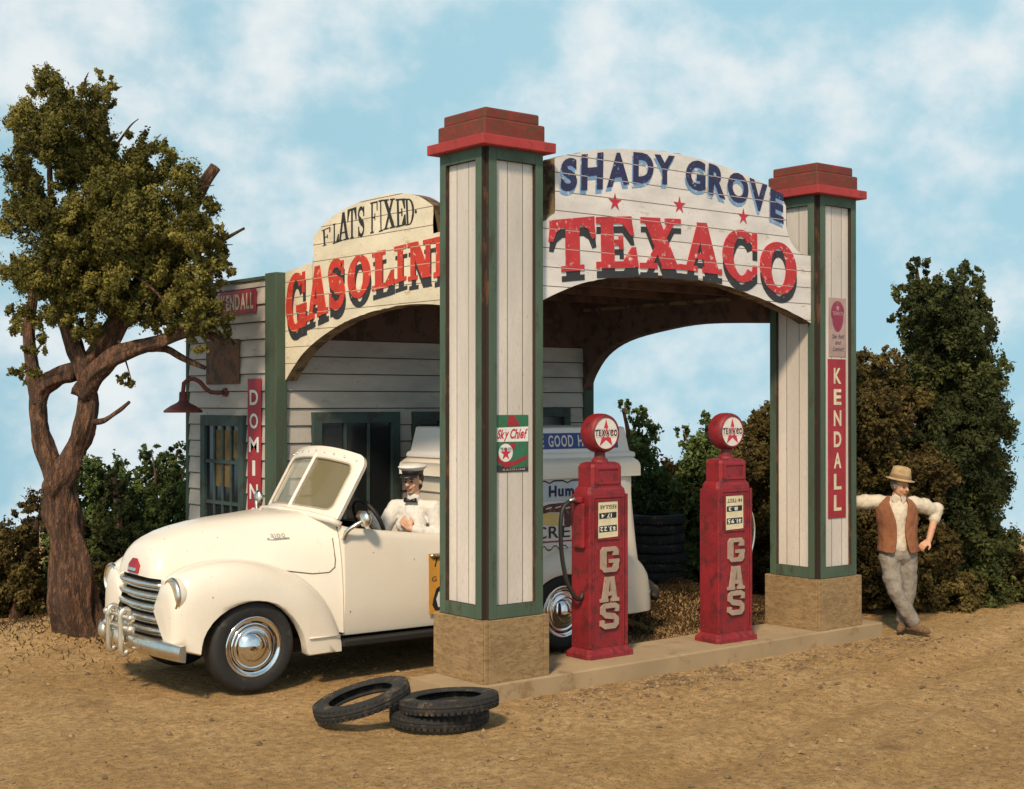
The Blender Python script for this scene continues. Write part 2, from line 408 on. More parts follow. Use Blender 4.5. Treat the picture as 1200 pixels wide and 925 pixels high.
def block(ch):
    """cut-corner block capital for the raised GAS letters"""
    k = .14; w = .30; h = .17
    if ch == 'G':
        return [rect(0, k, w, 1-k), [(0, 1-k), (w, 1-h), (w, 1), (k, 1)], rect(w, 1-h, 1-k, 1), [(1-k, 1), (1-w, 1-h), (1, 1-h-.02), (1, 1-k)], rect(1-w, .66, 1, 1-k-.03),
                [(k, 0), (w, 0), (w, h), (0, k)], rect(w, 0, 1-k, h), [(1-k, 0), (1, k), (1, h), (1-w, h)], rect(1-w, k, 1, .48), rect(.5, .36, 1.04, .50)]
    if ch == 'A':
        return [[(.26, 1), (.52, 1), (.34, 0), (.06, 0)], [(.48, 1), (.74, 1), (.94, 0), (.66, 0)], rect(.26, .24, .74, .40), rect(-.03, 0, .40, .13), rect(.60, 0, 1.03, .13), rect(.26, .88, .74, 1)]
    if ch == 'S':
        pts = [(.93, .66), (.93, .84), (.8, .91), (.2, .91), (.12, .82), (.12, .64), (.24, .54), (.76, .46), (.88, .36), (.88, .18), (.8, .09), (.2, .09), (.07, .18), (.07, .34)]
        return ribbon(pts, [.10, .12, .10, .10, .12, .13, .12, .12, .13, .12, .10, .10, .12, .10])
_GL = {}
def sans(ch, bold=.03):
    """glyph of the built-in sans face, as triangles in the unit box, and its aspect"""
    if (ch, bold) in _GL: return _GL[(ch, bold)]
    cu = bpy.data.curves.new('glyph', 'FONT'); cu.body = ch; cu.offset = bold; cu.resolution_u = 4
    o = bpy.data.objects.new('glyph', cu); COL.objects.link(o)
    dg = bpy.context.evaluated_depsgraph_get(); dg.update()
    me = bpy.data.meshes.new_from_object(o.evaluated_get(dg))
    co = [v.co.copy() for v in me.vertices]
    x0 = min(c.x for c in co); x1 = max(c.x for c in co); y0 = min(c.y for c in co); y1 = max(c.y for c in co)
    P = [[((co[i].x-x0)/(x1-x0), (co[i].y-y0)/(y1-y0)) for i in p.vertices] for p in me.polygons]
    bpy.data.objects.remove(o); bpy.data.curves.remove(cu); bpy.data.meshes.remove(me)
    _GL[(ch, bold)] = (P, (x1-x0)/max(y1-y0, 1e-6))
    return _GL[(ch, bold)]
def quad(q, u, v):                      # q = TL TR BR BL
    (a, b, c, d) = q
    return (d[0]*(1-u)*(1-v)+c[0]*u*(1-v)+b[0]*u*v+a[0]*(1-u)*v, d[1]*(1-u)*(1-v)+c[1]*u*(1-v)+b[1]*u*v+a[1]*(1-u)*v)
def glyph(mb, P, q, f, lift, thick=.004, step=.00006):
    """lay glyph pieces into quad q; every piece a hair higher so that no two coincide"""
    for i, p in enumerate(P):
        pts = [quad(q, u, v) for u, v in p]
        l = lift + i*step
        mb.prism(pts, lambda a, b, t: f(a, b, -l+t*(l)), 1.0)
def sans_flat(mb, P, q, f, lift):
    for p in P:
        vs = mb._v([f(*quad(q, u, v), -lift) for u, v in p]); mb._f(vs)
def words(mb, text, x0, x1, y0, y1, f, lift, bold=.03, gap=.12, flip=False, space=.5, grow=0):
    """sans text fitted in a box of plane coordinates"""
    gl = [(ch, *(sans(ch, bold) if ch != ' ' else (None, space))) for ch in text]
    gl = [(c_, P_, {'.': .16, ',': .16, '-': .45}.get(c_, a_*(.74 if c_ in 'acemnorsuvwxz' else 1))) for c_, P_, a_ in gl]
    W = sum(max(g[2], .12) for g in gl) + gap*(len(gl)-1)
    k = (x1-x0)/W; x = x0
    for ch, P, asp in gl:
        w = max(asp, .12)*k
        if P:
            ya, yb = y0, y1
            if ch in '.,': yb = y0+(y1-y0)*.16
            if ch == '-': ya = y0+(y1-y0)*.42; yb = y0+(y1-y0)*.58
            if ch in 'acemnorsuvwxz': yb = y0+(y1-y0)*.74
            if ch in 'gpqy': ya = y0-(y1-y0)*.26; yb = y0+(y1-y0)*.74
            q = [(x-grow, yb+grow), (x+w+grow, yb+grow), (x+w+grow, ya-grow), (x-grow, ya-grow)]
            if flip:
                q = [(x0+x1-a, y0+y1-b) for a, b in q]
            sans_flat(mb, P, q, f, lift)
        x += w + gap*k
def star(cx, cy, r, f, lift, mb, inner=.40, sx=1):
    pts = [(cx+sx*r*(1 if k % 2 == 0 else inner)*math.cos(PI/2+k*PI/5), cy+r*(1 if k % 2 == 0 else inner)*math.sin(PI/2+k*PI/5)) for k in range(10)]
    c = mb._v([f(cx, cy, -lift)])[0]; v = mb._v([f(a, b, -lift) for a, b in pts])
    for k in range(10): mb._f([c, v[k], v[(k+1) % 10]])
def disc(cx, cy, rx, ry, f, lift, mb, n=32):
    v = mb._v([f(cx+rx*math.cos(2*PI*k/n), cy+ry*math.sin(2*PI*k/n), -lift) for k in range(n)]); mb._f(v)
def poly(pts, f, lift, mb):
    fc = mb._f(mb._v([f(a, b, -lift) for a, b in pts]))
    if fc and len(pts) > 4: bmesh.ops.triangulate(mb.bm, faces=[fc])
# ================================================================== SIGN BOARDS
Q_TEXACO = [
   ('T', [(0.734, 3.822), (1.227, 3.897), (1.235, 3.449), (0.741, 3.389)]),
   ('E', [(1.248, 3.892), (1.695, 3.936), (1.748, 3.494), (1.254, 3.457)]),
   ('X', [(1.771, 3.936), (2.265, 3.958), (2.275, 3.51), (1.763, 3.49)]),
   ('A', [(2.273, 3.939), (2.802, 3.957), (2.801, 3.491), (2.272, 3.51)]),
   ('C', [(2.814, 3.931), (3.295, 3.921), (3.295, 3.422), (2.814, 3.458)]),
   ('O', [(3.326, 3.859), (3.854, 3.839), (3.853, 3.331), (3.326, 3.379)]),
]
Q_SHADY = [
   ('S', [(0.858, 4.338), (1.037, 4.377), (1.036, 4.099), (0.855, 4.065)]),
   ('H', [(1.085, 4.402), (1.334, 4.45), (1.325, 4.135), (1.079, 4.101)]),
   ('A', [(1.388, 4.45), (1.63, 4.48), (1.635, 4.208), (1.372, 4.154)]),
   ('D', [(1.685, 4.492), (1.931, 4.502), (1.93, 4.252), (1.681, 4.213)]),
   ('Y', [(1.941, 4.5), (2.193, 4.513), (2.193, 4.255), (1.94, 4.242)]),
   ('G', [(2.332, 4.496), (2.588, 4.509), (2.587, 4.231), (2.332, 4.236)]),
   ('R', [(2.631, 4.497), (2.852, 4.473), (2.852, 4.188), (2.626, 4.218)]),
   ('O', [(2.882, 4.459), (3.167, 4.437), (3.167, 4.162), (2.882, 4.179)]),
   ('V', [(3.18, 4.421), (3.432, 4.377), (3.431, 4.098), (3.193, 4.144)]),
   ('E', [(3.474, 4.35), (3.665, 4.308), (3.665, 4.026), (3.473, 4.067)]),
]
Q_GAS = [
   ('G', [(3.22, 3.551), (2.863, 3.581), (2.862, 3.029), (3.23, 2.973)]),
   ('A', [(2.839, 3.59), (2.465, 3.613), (2.458, 3.159), (2.856, 3.085)]),
   ('S', [(2.452, 3.621), (2.172, 3.636), (2.165, 3.205), (2.451, 3.169)]),
   ('O', [(2.116, 3.633), (1.746, 3.659), (1.745, 3.28), (2.115, 3.24)]),
   ('L', [(1.716, 3.645), (1.377, 3.665), (1.377, 3.342), (1.716, 3.307)]),
   ('I', [(1.369, 3.669), (1.19, 3.678), (1.19, 3.373), (1.369, 3.35)]),
   ('N', [(1.16, 3.682), (0.802, 3.692), (0.802, 3.377), (1.159, 3.36)]),
   ('E', [(0.789, 3.695), (0.501, 3.702), (0.501, 3.386), (0.789, 3.361)]),
]
Q_FLATS = [
   ('F', [(2.573, 3.928), (2.42, 3.947), (2.42, 3.789), (2.556, 3.778)]),
   ('L', [(2.378, 3.967), (2.276, 3.97), (2.276, 3.793), (2.378, 3.783)]),
   ('A', [(2.283, 4.052), (2.116, 4.061), (2.104, 3.806), (2.292, 3.794)]),
   ('T', [(2.126, 4.072), (1.981, 4.082), (1.981, 3.808), (2.125, 3.801)]),
   ('S', [(1.956, 4.074), (1.845, 4.083), (1.844, 3.809), (1.956, 3.799)]),
   ('F', [(1.752, 4.094), (1.634, 4.097), (1.634, 3.825), (1.752, 3.82)]),
   ('I', [(1.622, 4.099), (1.555, 4.1), (1.549, 3.826), (1.613, 3.82)]),
   ('X', [(1.55, 4.098), (1.369, 4.09), (1.355, 3.838), (1.541, 3.832)]),
   ('E', [(1.355, 4.082), (1.207, 4.071), (1.196, 3.843), (1.346, 3.834)]),
   ('D', [(1.223, 4.07), (1.078, 4.054), (1.078, 3.842), (1.201, 3.836)]),
]
ZI = .12                                   # top of the pump island
PW = .60                                   # pillar width
PL = 4.076                                 # spacing of the two pillars
BW = 4.12                                  # building width
BD = 3.31                                  # front wall
BB = 5.19                                  # back wall
fY = lambda a, b, t: (a, .08+t, b)         # face of the front sign
fX = lambda a, b, t: (.08+t, a, b)         # face of the left sign

def smooth_line(p, n=4):
    """Catmull-Rom through the points"""
    out = []
    for i in range(len(p)-1):
        p0 = p[max(i-1, 0)]; p1 = p[i]; p2 = p[i+1]; p3 = p[min(i+2, len(p)-1)]
        for k in range(n):
            t = k/n
            out.append(tuple(.5*((2*p1[j])+(-p0[j]+p2[j])*t+(2*p0[j]-5*p1[j]+4*p2[j]-p3[j])*t*t+(-p0[j]+3*p1[j]-3*p2[j]+p3[j])*t**3) for j in range(2)))
    out.append(p[-1]); return out
def chipped(p, step=.05, amp=.006, seed=1):
    rr = random.Random(seed); out = []
    for a, b in zip(p, p[1:]):
        L = math.hypot(b[0]-a[0], b[1]-a[1]); n = max(1, int(L/step))
        for k in range(n):
            t = k/n; out.append((a[0]+(b[0]-a[0])*t+rr.uniform(-amp, amp)*(k > 0), a[1]+(b[1]-a[1])*t+rr.uniform(-amp, amp)*(k > 0)))
    out.append(p[-1]); return out
def sign_mesh(name, outline, f, th, mats, root):
    mb = MB(); mb.mi = 1
    mb.prism(outline, f, th, cap_mi=0)
    return mb.build(name, mats, root)

top = [(.603, 3.78), (.70, 3.82), (.792, 3.886), (.792, 4.337)] + smooth_line([(.80, 4.345), (1.2, 4.45), (1.616, 4.508), (2.083, 4.539), (2.5, 4.525), (2.856, 4.485), (3.3, 4.405), (3.508, 4.344), (3.64, 4.275), (3.705, 4.20)]) + smooth_line([(3.712, 4.10), (3.717, 3.988), (3.79, 3.85), (3.918, 3.765), (4.073, 3.75)])
bot = smooth_line([(4.073, 3.095), (3.879, 3.162), (3.4, 3.29), (2.855, 3.396), (2.3, 3.44), (1.666, 3.422), (1.17, 3.343), (.85, 3.24), (.603, 3.135)])
sg = thing('arched_sign', 'white arched plank sign with blue and red letters, spanning the two pillars', 'sign', (2.3, .08, 3.1))
sign_mesh('sign_board', chipped(top, .05, .005, 3)+chipped(bot, .05, .004, 4), fY, .15, ['sign_white', 'sign_edge'], sg)
def lay(quads, f, lift, dx, dz, name, mat, root, s, t, fn=slab):
    for ch, q in quads:
        mb = MB()
        q2 = [(a+dx, b+dz) for a, b in q]
        P = fn(ch, s, t) if fn is slab else fn(ch)
        for i, p in enumerate(P):
            pts = [quad(q2, u, v) for u, v in p]; l = lift+(i % 12)*.0003
            mb.prism(pts, lambda a, b, tt: f(a, b, -l+tt*(l+.002)), 1.0)
        mb.build(name, mat, root)
def lay_sans(quads, f, lift, dx, dz, name, mat, root, bold):
    for ch, q in quads:
        mb = MB(); sans_flat(mb, sans(ch, bold)[0], [(a+dx, b+dz) for a, b in q], f, lift)
        mb.build(name, mat, root)
lay(Q_TEXACO, fY, .003, .008, -.082, 'letter_shadow', 'black_letter', sg, .31, .11)
lay(Q_TEXACO, fY, .0085, 0, 0, 'large_letter', 'red_letter', sg, .31, .11)
lay_sans(Q_SHADY, fY, .003, -.012, -.036, 'letter_shadow', 'sky_blue_letter', sg, .045)
lay_sans(Q_SHADY, fY, .006, 0, 0, 'small_letter', 'navy_letter', sg, .045)
for x, z in ((1.469, 4.038), (2.254, 4.081), (3.098, 4.05)):
    mb = MB(); star(x, z, .082, fY, .004, mb, .36); mb.build('star', 'star_red', sg)

gtop = [(.62, 3.73), (.80, 3.73), (.80, 3.965)] + smooth_line([(.85, 3.99), (1.02, 4.069), (1.25, 4.118), (1.537, 4.138), (1.9, 4.122), (2.235, 4.076), (2.5, 4.0), (2.71, 3.90)]) + [(2.731, 3.885), (2.731, 3.64), (3.25, 3.592)]
gbot = smooth_line([(3.25, 2.535), (3.10, 2.66), (2.9, 2.80), (2.6, 2.93), (2.234, 3.04), (1.8, 3.12), (1.274, 3.16), (.9, 3.15), (.62, 3.12)])
sl = thing('arched_sign', 'white arched plank sign, tinted as warm-lit, with red shadowed letters, between nearest pillar and building', 'sign', (.08, 1.9, 2.5))
sign_mesh('sign_board', chipped(gtop, .05, .007, 5)+chipped(gbot, .05, .005, 6), fX, .13, ['sign_white_warm_lit', 'sign_edge'], sl)
lay(Q_GAS, fX, .003, -.012, -.082, 'letter_shadow', 'black_letter', sl, .33, .11)
lay(Q_GAS, fX, .0085, 0, 0, 'large_letter', 'orange_red_letter', sl, .33, .11)
lay(Q_FLATS, fX, .003, 0, 0, 'small_letter', 'thin_black_letter', sl, .19, .045)
mb = MB(); disc(1.05, 3.941, .016, .016, fX, .004, mb, 12); mb.build('period_dot', 'thin_black_letter', sl)

# ================================================================== PILLARS
ZB, ZT = ZI+.495, ZI+4.223
def make_pillar():
    r = thing('canopy_pillar', 'x', 'pillar', (0, 0, 0))
    MB().box(.05, PW-.05, .05, PW-.05, ZB-.02, ZT+.02).build('core', 'pillar_core', r, bevel=.004)
    n, st, th = .042, .080, .055
    def face(nm, m, f, lo, hi):
        mb = MB(); mb.mi = 1
        def bx(a0, a1, z0, z1):
            pts = [(a0, z0), (a1, z0), (a1, z1), (a0, z1)]
            mb.prism(pts, f, th, cap_mi=0)
        bx(lo, lo+st, ZB, ZT); bx(hi-st, hi, ZB, ZT); bx(lo+st, hi-st, ZB, ZB+.105); bx(lo+st, hi-st, ZT-.095, ZT)
        mb.build('green_frame', [m, 'pillar_core'], r, bevel=.003)
        mb = MB(); mb.prism([(lo+st, ZB+.105), (hi-st, ZB+.105), (hi-st, ZT-.095), (lo+st, ZT-.095)], lambda a, b, t: f(a, b, t+.040), .008)
        mb.build('white_panel', 'pillar_board', r)
    face('front', 'pillar_green', lambda a, b, t: (a, 0+t, b), n, PW)
    face('left', 'pillar_green', lambda a, b, t: (0+t, a, b), n, PW-.0)
    face('back', 'pillar_green', lambda a, b, t: (a, PW-t, b), .06, PW-.06)
    face('right', 'pillar_green', lambda a, b, t: (PW-t, a, b), .06, PW-.002)
    b0, b1 = -.036, PW+.036
    mb = MB()
    mb.box(b0+.016, b1-.016, b0+.016, b1-.016, ZI, ZB-.004)
    mb.box(b0+.05, b1-.058, b0, b0+.02, ZI, ZB)                 # front board and its corner strips
    mb.box(b0+.012, b0+.046, b0+.002, b0+.02, ZI, ZB)
    mb.box(b1-.054, b1, b0+.002, b0+.05, ZI, ZB)
    mb.box(b0, b0+.02, b0+.02, b1, ZI, ZB)
    mb.box(b1-.018, b1, b0+.06, b1, ZI, ZB-.002); mb.box(b0+.024, b1-.024, b1-.018, b1-.001, ZI, ZB-.001)
    mb.build('plinth', 'base_board', r, bevel=.004)
    c = .076
    MB().box(-c, PW+c, -c, PW+c, ZT, ZT+.082).build('cap_plate', 'cap_plate_red', r, bevel=.007)
    mb = MB(); mb.box(-.012, PW+.012, -.012, PW+.012, ZT+.083, ZT+.225); mb.box(.022, PW-.022, .022, PW-.022, ZT+.226, ZT+.315)
    mb.build('stepped_cap', 'cap_red', r, bevel=.014)
    return r
p1 = make_pillar()
p2 = copy_tree(p1); p2.location = (PL, 0, 0)
p1['label'] = 'nearest square pillar, carrying a small green and red poster on its white front panel'
p2['label'] = 'farther square pillar, with a man leaning on it and a long red strip'
for p in (p1, p2): p['group'] = 'green framed pillars holding up the canopy'

# ================================================================== BUILDING
bld = thing('station_building', 'cream clapboard filling station with green corner boards, deep canopy and dark windows', 'building', (2, 4, 0))
def siding(f, a0, a1, z0, z1, pitch=.1705, top=2.949, off=0):
    mb = MB(); z = top
    while z > z0:
        lo = max(z-pitch, z0)
        mb.prism([(0, 0)]*0 or [(a0, lo), (a1, lo), (a1, z-.0), (a0, z-.0)], lambda a, b, t: f(a, b, -(.016*(z-b)/pitch) + (t*.03)), 1.0)
        z -= pitch
    z = top
    while z < z1-.01:
        hi = min(z+pitch, z1)
        mb.prism([(a0, z), (a1, z), (a1, hi), (a0, hi)], lambda a, b, t: f(a, b, -(.016*(hi-b)/pitch) + (t*.03)), 1.0)
        z += pitch
    return mb
wf = lambda a, b, t: (a, BD+t, b)
wl = lambda a, b, t: (t, a, b)
siding(wf, .10, BW-.13, 0, 2.949).build('front_wall', 'siding', bld)
siding(wl, BD+.16, BB-.05, 0, 3.53, top=2.95).build('side_wall', 'siding', bld)
mb = MB(); mb.box(.05, BW-.03, BB-.05, BB, 0, 3.5); mb.box(BW-.05, BW, BD+.1, BB, 0, 3.5); mb.box(.04, .06, BD+.08, BB-.06, 0, 3.5); mb.box(.06, BW-.06, BD+.035, BD+.05, 0, 3.5)
mb.build('plain_wall', 'siding', bld)
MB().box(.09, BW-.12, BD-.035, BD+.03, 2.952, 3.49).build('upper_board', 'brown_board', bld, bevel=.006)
# corner boards
MB().box(-.022, .105, BD-.055, BD+.16, 0, 3.585).build('corner_board', 'trim_green', bld, bevel=.006)
MB().box(BW-.13, BW+.02, BD-.03, BD+.12, 0, 3.49).build('corner_board', 'trim_green', bld, bevel=.006)
MB().box(-.02, .05, BB-.055, BB+.01, 0, 3.50).build('corner_board', 'trim_green', bld, bevel=.006)
mb = MB(); mb.box(-.02, .06, BD+.16, BB+.03, 3.53, 3.565); mb.build('eave_trim', 'trim_green', bld, bevel=.005)
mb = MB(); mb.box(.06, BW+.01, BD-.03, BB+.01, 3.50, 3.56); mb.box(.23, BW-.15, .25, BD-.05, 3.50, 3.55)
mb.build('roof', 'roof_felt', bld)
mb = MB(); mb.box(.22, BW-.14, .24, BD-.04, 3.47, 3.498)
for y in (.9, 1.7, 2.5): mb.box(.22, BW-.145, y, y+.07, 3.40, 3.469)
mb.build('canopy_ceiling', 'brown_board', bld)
# the arch between the building and the far pillar
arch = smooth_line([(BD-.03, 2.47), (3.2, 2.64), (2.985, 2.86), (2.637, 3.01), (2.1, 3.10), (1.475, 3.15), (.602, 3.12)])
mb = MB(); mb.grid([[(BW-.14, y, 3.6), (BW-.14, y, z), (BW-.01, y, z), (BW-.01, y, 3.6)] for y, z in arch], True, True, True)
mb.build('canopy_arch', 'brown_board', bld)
MB().box(BW-.17, BW-.142, .61, BD-.06, 3.36, 3.399).build('ceiling_batten', 'sign_edge', bld, bevel=.004)
def window(kind, f, a0, a1, z0, z1, fr, cols, rows, mat='frame_green', glassy='window_glass', curtains=()):
    mb = MB()
    def bx(x0, x1, y0, y1, d0, d1, m=None):
        (m or mb).prism([(x0, y0), (x1, y0), (x1, y1), (x0, y1)], lambda a, b, t: f(a, b, d0+t), d1-d0)
    bx(a0, a0+fr, z0, z1, -.055, .01); bx(a1-fr, a1, z0, z1, -.055, .01); bx(a0+fr, a1-fr, z1-fr*1.1, z1, -.055, .01)
    if z0 > .1: bx(a0+fr, a1-fr, z0, z0+fr*.8, -.055, .01)
    o = mb.build(kind, mat, bld, bevel=.004)
    g = MB(); bx(a0+fr, a1-fr, z0+.002, z1-fr*1.1, -.022, -.019, g); g.build('pane', glassy, o)
    c = MB()
    for k, (u0, u1, v0, v1) in enumerate(curtains):
        bx(a0+fr+(a1-a0-2*fr)*u0, a0+fr+(a1-a0-2*fr)*u1, z0+(z1-z0)*v0, z0+(z1-z0)*v1, -.0245, -.0225, c)
    if curtains: c.build('blind', 'curtain', o)
    mu = MB(); w = .016
    for k in range(1, cols):
        x = a0+fr+(a1-a0-2*fr)*k/cols; bx(x-w, x+w, z0+.003, z1-fr*1.1, -.040, -.026, mu)
    for z in rows: bx(a0+fr, a1-fr, z-w*1.1, z+w*1.1, -.043, -.027, mu)
    mu.build('glazing_bar', mat, o)
    return o
window('door', wf, .40, 1.43, .05, 2.23, .10, 3, (.9,))
window('window', wf, 1.60, 2.55, .95, 2.23, .09, 3, (1.6,))
window('window', wf, 2.85, 3.765, .95, 2.265, .09, 2, (1.62,))
dr = window('door', wl, 3.86, 4.79, .05, 2.195, .10, 4, (.75, 1.30, 1.72), curtains=((.28, .46, .66, .93), (.53, .72, .66, .93), (.03, .2, .80, .93)))

# ================================================================== TIN SIGNS
def tin(name, label, f, a0, a1, z0, z1, face, th=.012, mats=None, loc=None):
    r = thing(name, label, 'sign', loc)
    mb = MB(); mb.prism([(a0, z0), (a1, z0), (a1, z1), (a0, z1)], lambda a, b, t: f(a, b, -th+t), th-.001)
    mb.build('plate', face, r, bevel=.003)
    return r
# side wall: small red board, rusty board, tall red strip
fl = lambda a, b, t: (-.020+t, a, b)
ksm = tin('tin_sign', 'small red sign with cream letters under the side wall eave, half behind leaves', fl, 3.636, 4.40, 3.215, 3.452, 'tin_red', loc=(-.02, 4.0, 3.2))
mb = MB(); words(mb, 'KENDALL', 4.36, 3.68, 3.255, 3.415, fl, .0145, .03, .16); mb.build('lettering', 'tin_cream', ksm)
rb = tin('tin_sign', 'blank rusty brown board on the side wall above the gooseneck lamp', fl, 3.985, 4.70, 2.513, 2.966, 'tin_rust', loc=(-.02, 4.3, 2.5))
dm = tin('tin_sign', 'tall narrow red strip lettered downwards in white beside the side door', fl, 3.535, 3.80, 1.10, 2.56, 'tin_red', loc=(-.02, 3.66, 1.1))
z = 2.45
for ch in 'DOMINO':
    mb = MB()
    P = sans(ch, .02)[0]; w = .085 if ch not in 'IM' else (.03 if ch == 'I' else .10)
    c = 3.667; sans_flat(mb, P, [(c+w, z), (c-w, z), (c-w, z-.15), (c+w, z-.15)], fl, .0145); z -= .232
    mb.build('letter', 'ink_white', dm)
# pillar posters
fp = lambda a, b, t: (a+.014, .0395+t, b)
sk = tin('poster', 'small square poster of red lettering and a star emblem on green, on the nearest pillar', fp, .121, .458, 1.77, 2.226, 'tin_green', th=.006, loc=(.29, .018, 1.77))
L = .0078
mb = MB(); poly([(.235, 2.135), (.255, 2.222), (.31, 2.222), (.375, 2.135)], fp, L, mb); mb.build('red_shape', 'tin_red', sk); mb = MB(); poly([(.14, 1.905), (.13, 1.86), (.22, 1.805), (.30, 1.82), (.44, 1.87), (.44, 1.90), (.3, 1.855), (.22, 1.86)], fp, L, mb); poly([(.26, 2.0), (.33, 2.0), (.31, 1.95), (.27, 1.95)], fp, L, mb)
mb.build('red_shape', 'tin_red', sk)
mb = MB(); poly([(.124, 2.012), (.455, 2.012), (.455, 2.132), (.124, 2.125)], fp, L+.001, mb); disc(.222, 1.925, .072, .072, fp, L+.001, mb)
mb.build('white_field', 'ink_white', sk)
mb = MB(); poly([(.124, 1.773), (.455, 1.773), (.455, 1.81), (.3, 1.80), (.124, 1.83)], fp, L-.0005, mb); mb.build('dark_foot', 'tin_dark', sk)
mb = MB(); words(mb, 'Sky', .135, .245, 2.035, 2.11, lambda a, b, t: fp(a+(b-2.05)*.25, b, t), L+.002, .03, .06); words(mb, 'Chief', .262, .432, 2.035, 2.115, lambda a, b, t: fp(a+(b-2.05)*.25, b, t), L+.002, .03, .06)
star(.222, 1.918, .058, fp, L+.002, mb); mb.build('lettering', 'star_red', sk)
mb = MB(); words(mb, 'TEXACO', .165, .279, 1.943, 1.966, fp, L+.003, .03, .12); mb.build('emblem_lettering', 'ink_black', sk)
mb = MB(); words(mb, 'GASOLINE', .19, .42, 1.783, 1.797, fp, L+.0025, .0, .4); mb.build('foot_lettering', 'tin_cream', sk)
md = tin('poster', 'faded pink poster with a maroon shield, above the long red strip', fp, 4.275, 4.545, 2.775, 3.355, 'tin_pink', th=.006, loc=(4.4, .018, 2.77))
mb = MB(); poly([(4.41+.105*math.cos(2*PI*k/24)*(1 if math.sin(2*PI*k/24) > 0 else .85), 3.19+(.135 if math.sin(2*PI*k/24) > 0 else .17)*math.sin(2*PI*k/24)) for k in range(24)], fp, L, mb); mb.build('shield', 'tin_maroon', md)
mb = MB(); words(mb, 'TEXACO', 4.33, 4.49, 3.185, 3.22, fp, L+.001, .02, .12); star(4.41, 3.255, .035, fp, L+.001, mb); mb.build('shield_lettering', 'tin_pink', md)
for i, (tx, a, b) in enumerate((('Clean', 4.315, 4.395), ('Rest', 4.42, 4.505), ('and', 4.37, 4.45), ('Comfort', 4.33, 4.50))):
    mb = MB(); zz = (2.955, 2.955, 2.895, 2.83)[i]; words(mb, tx, a, b, zz, zz+.04, lambda p, q, t: fp(p+(q-zz)*.3, q, t), L, .0, .1)
    mb.build('script_word', 'tin_dark', md)
kd = tin('tin_sign', 'long red strip lettered downwards in cream on the front of the farther pillar', fp, 4.262, 4.535, 1.19, 2.752, 'tin_red', th=.009, loc=(4.4, .018, 1.19))
z = 2.665
for ch in 'KENDALL':
    mb = MB(); sans_flat(mb, sans(ch, .03)[0], [(4.342, z), (4.460, z), (4.460, z-.155), (4.342, z-.155)], fp, .0115); z -= .208
    mb.build('letter', 'tin_cream', kd)

# ================================================================== GOOSENECK LAMP
gl = thing('gooseneck_lamp', 'dark red gooseneck barn lamp on the side wall above the door', 'lamp', (-.02, 4.29, 2.43))
neck = [(-.02, 4.29, 2.43), (-.10, 4.30, 2.425), (-.17, 4.32, 2.43), (-.22, 4.34, 2.47), (-.26, 4.37, 2.53), (-.31, 4.40, 2.565), (-.36, 4.44, 2.56), (-.395, 4.465, 2.52), (-.40, 4.47, 2.44), (-.40, 4.47, 2.40)]
MB().tube(neck, .022, 10).build('neck', 'lamp_red', gl, smooth=True)
MB().lathe([(.001, -.02), (.045, -.02), (.045, .012), (.001, .012)], Matrix.Translation((-.02, 4.29, 2.43)) @ Matrix.Rotation(PI/2, 4, 'Y'), 20).build('wall_plate', 'lamp_red', gl)
sh = Matrix.Translation((-.40, 4.47, 2.235))
MB().lathe([(.192, -.012), (.196, 0), (.19, .012), (.13, .055), (.07, .085), (.05, .10), (.042, .115), (.040, .19), (.032, .20), (.001, .20)], sh, 36).build('shade', 'lamp_red', gl, smooth=True, solid=.006)
MB().ball((-.40, 4.47, 2.28), (.035, .035, .05), 14).build('bulb', 'lens', gl, smooth=True)

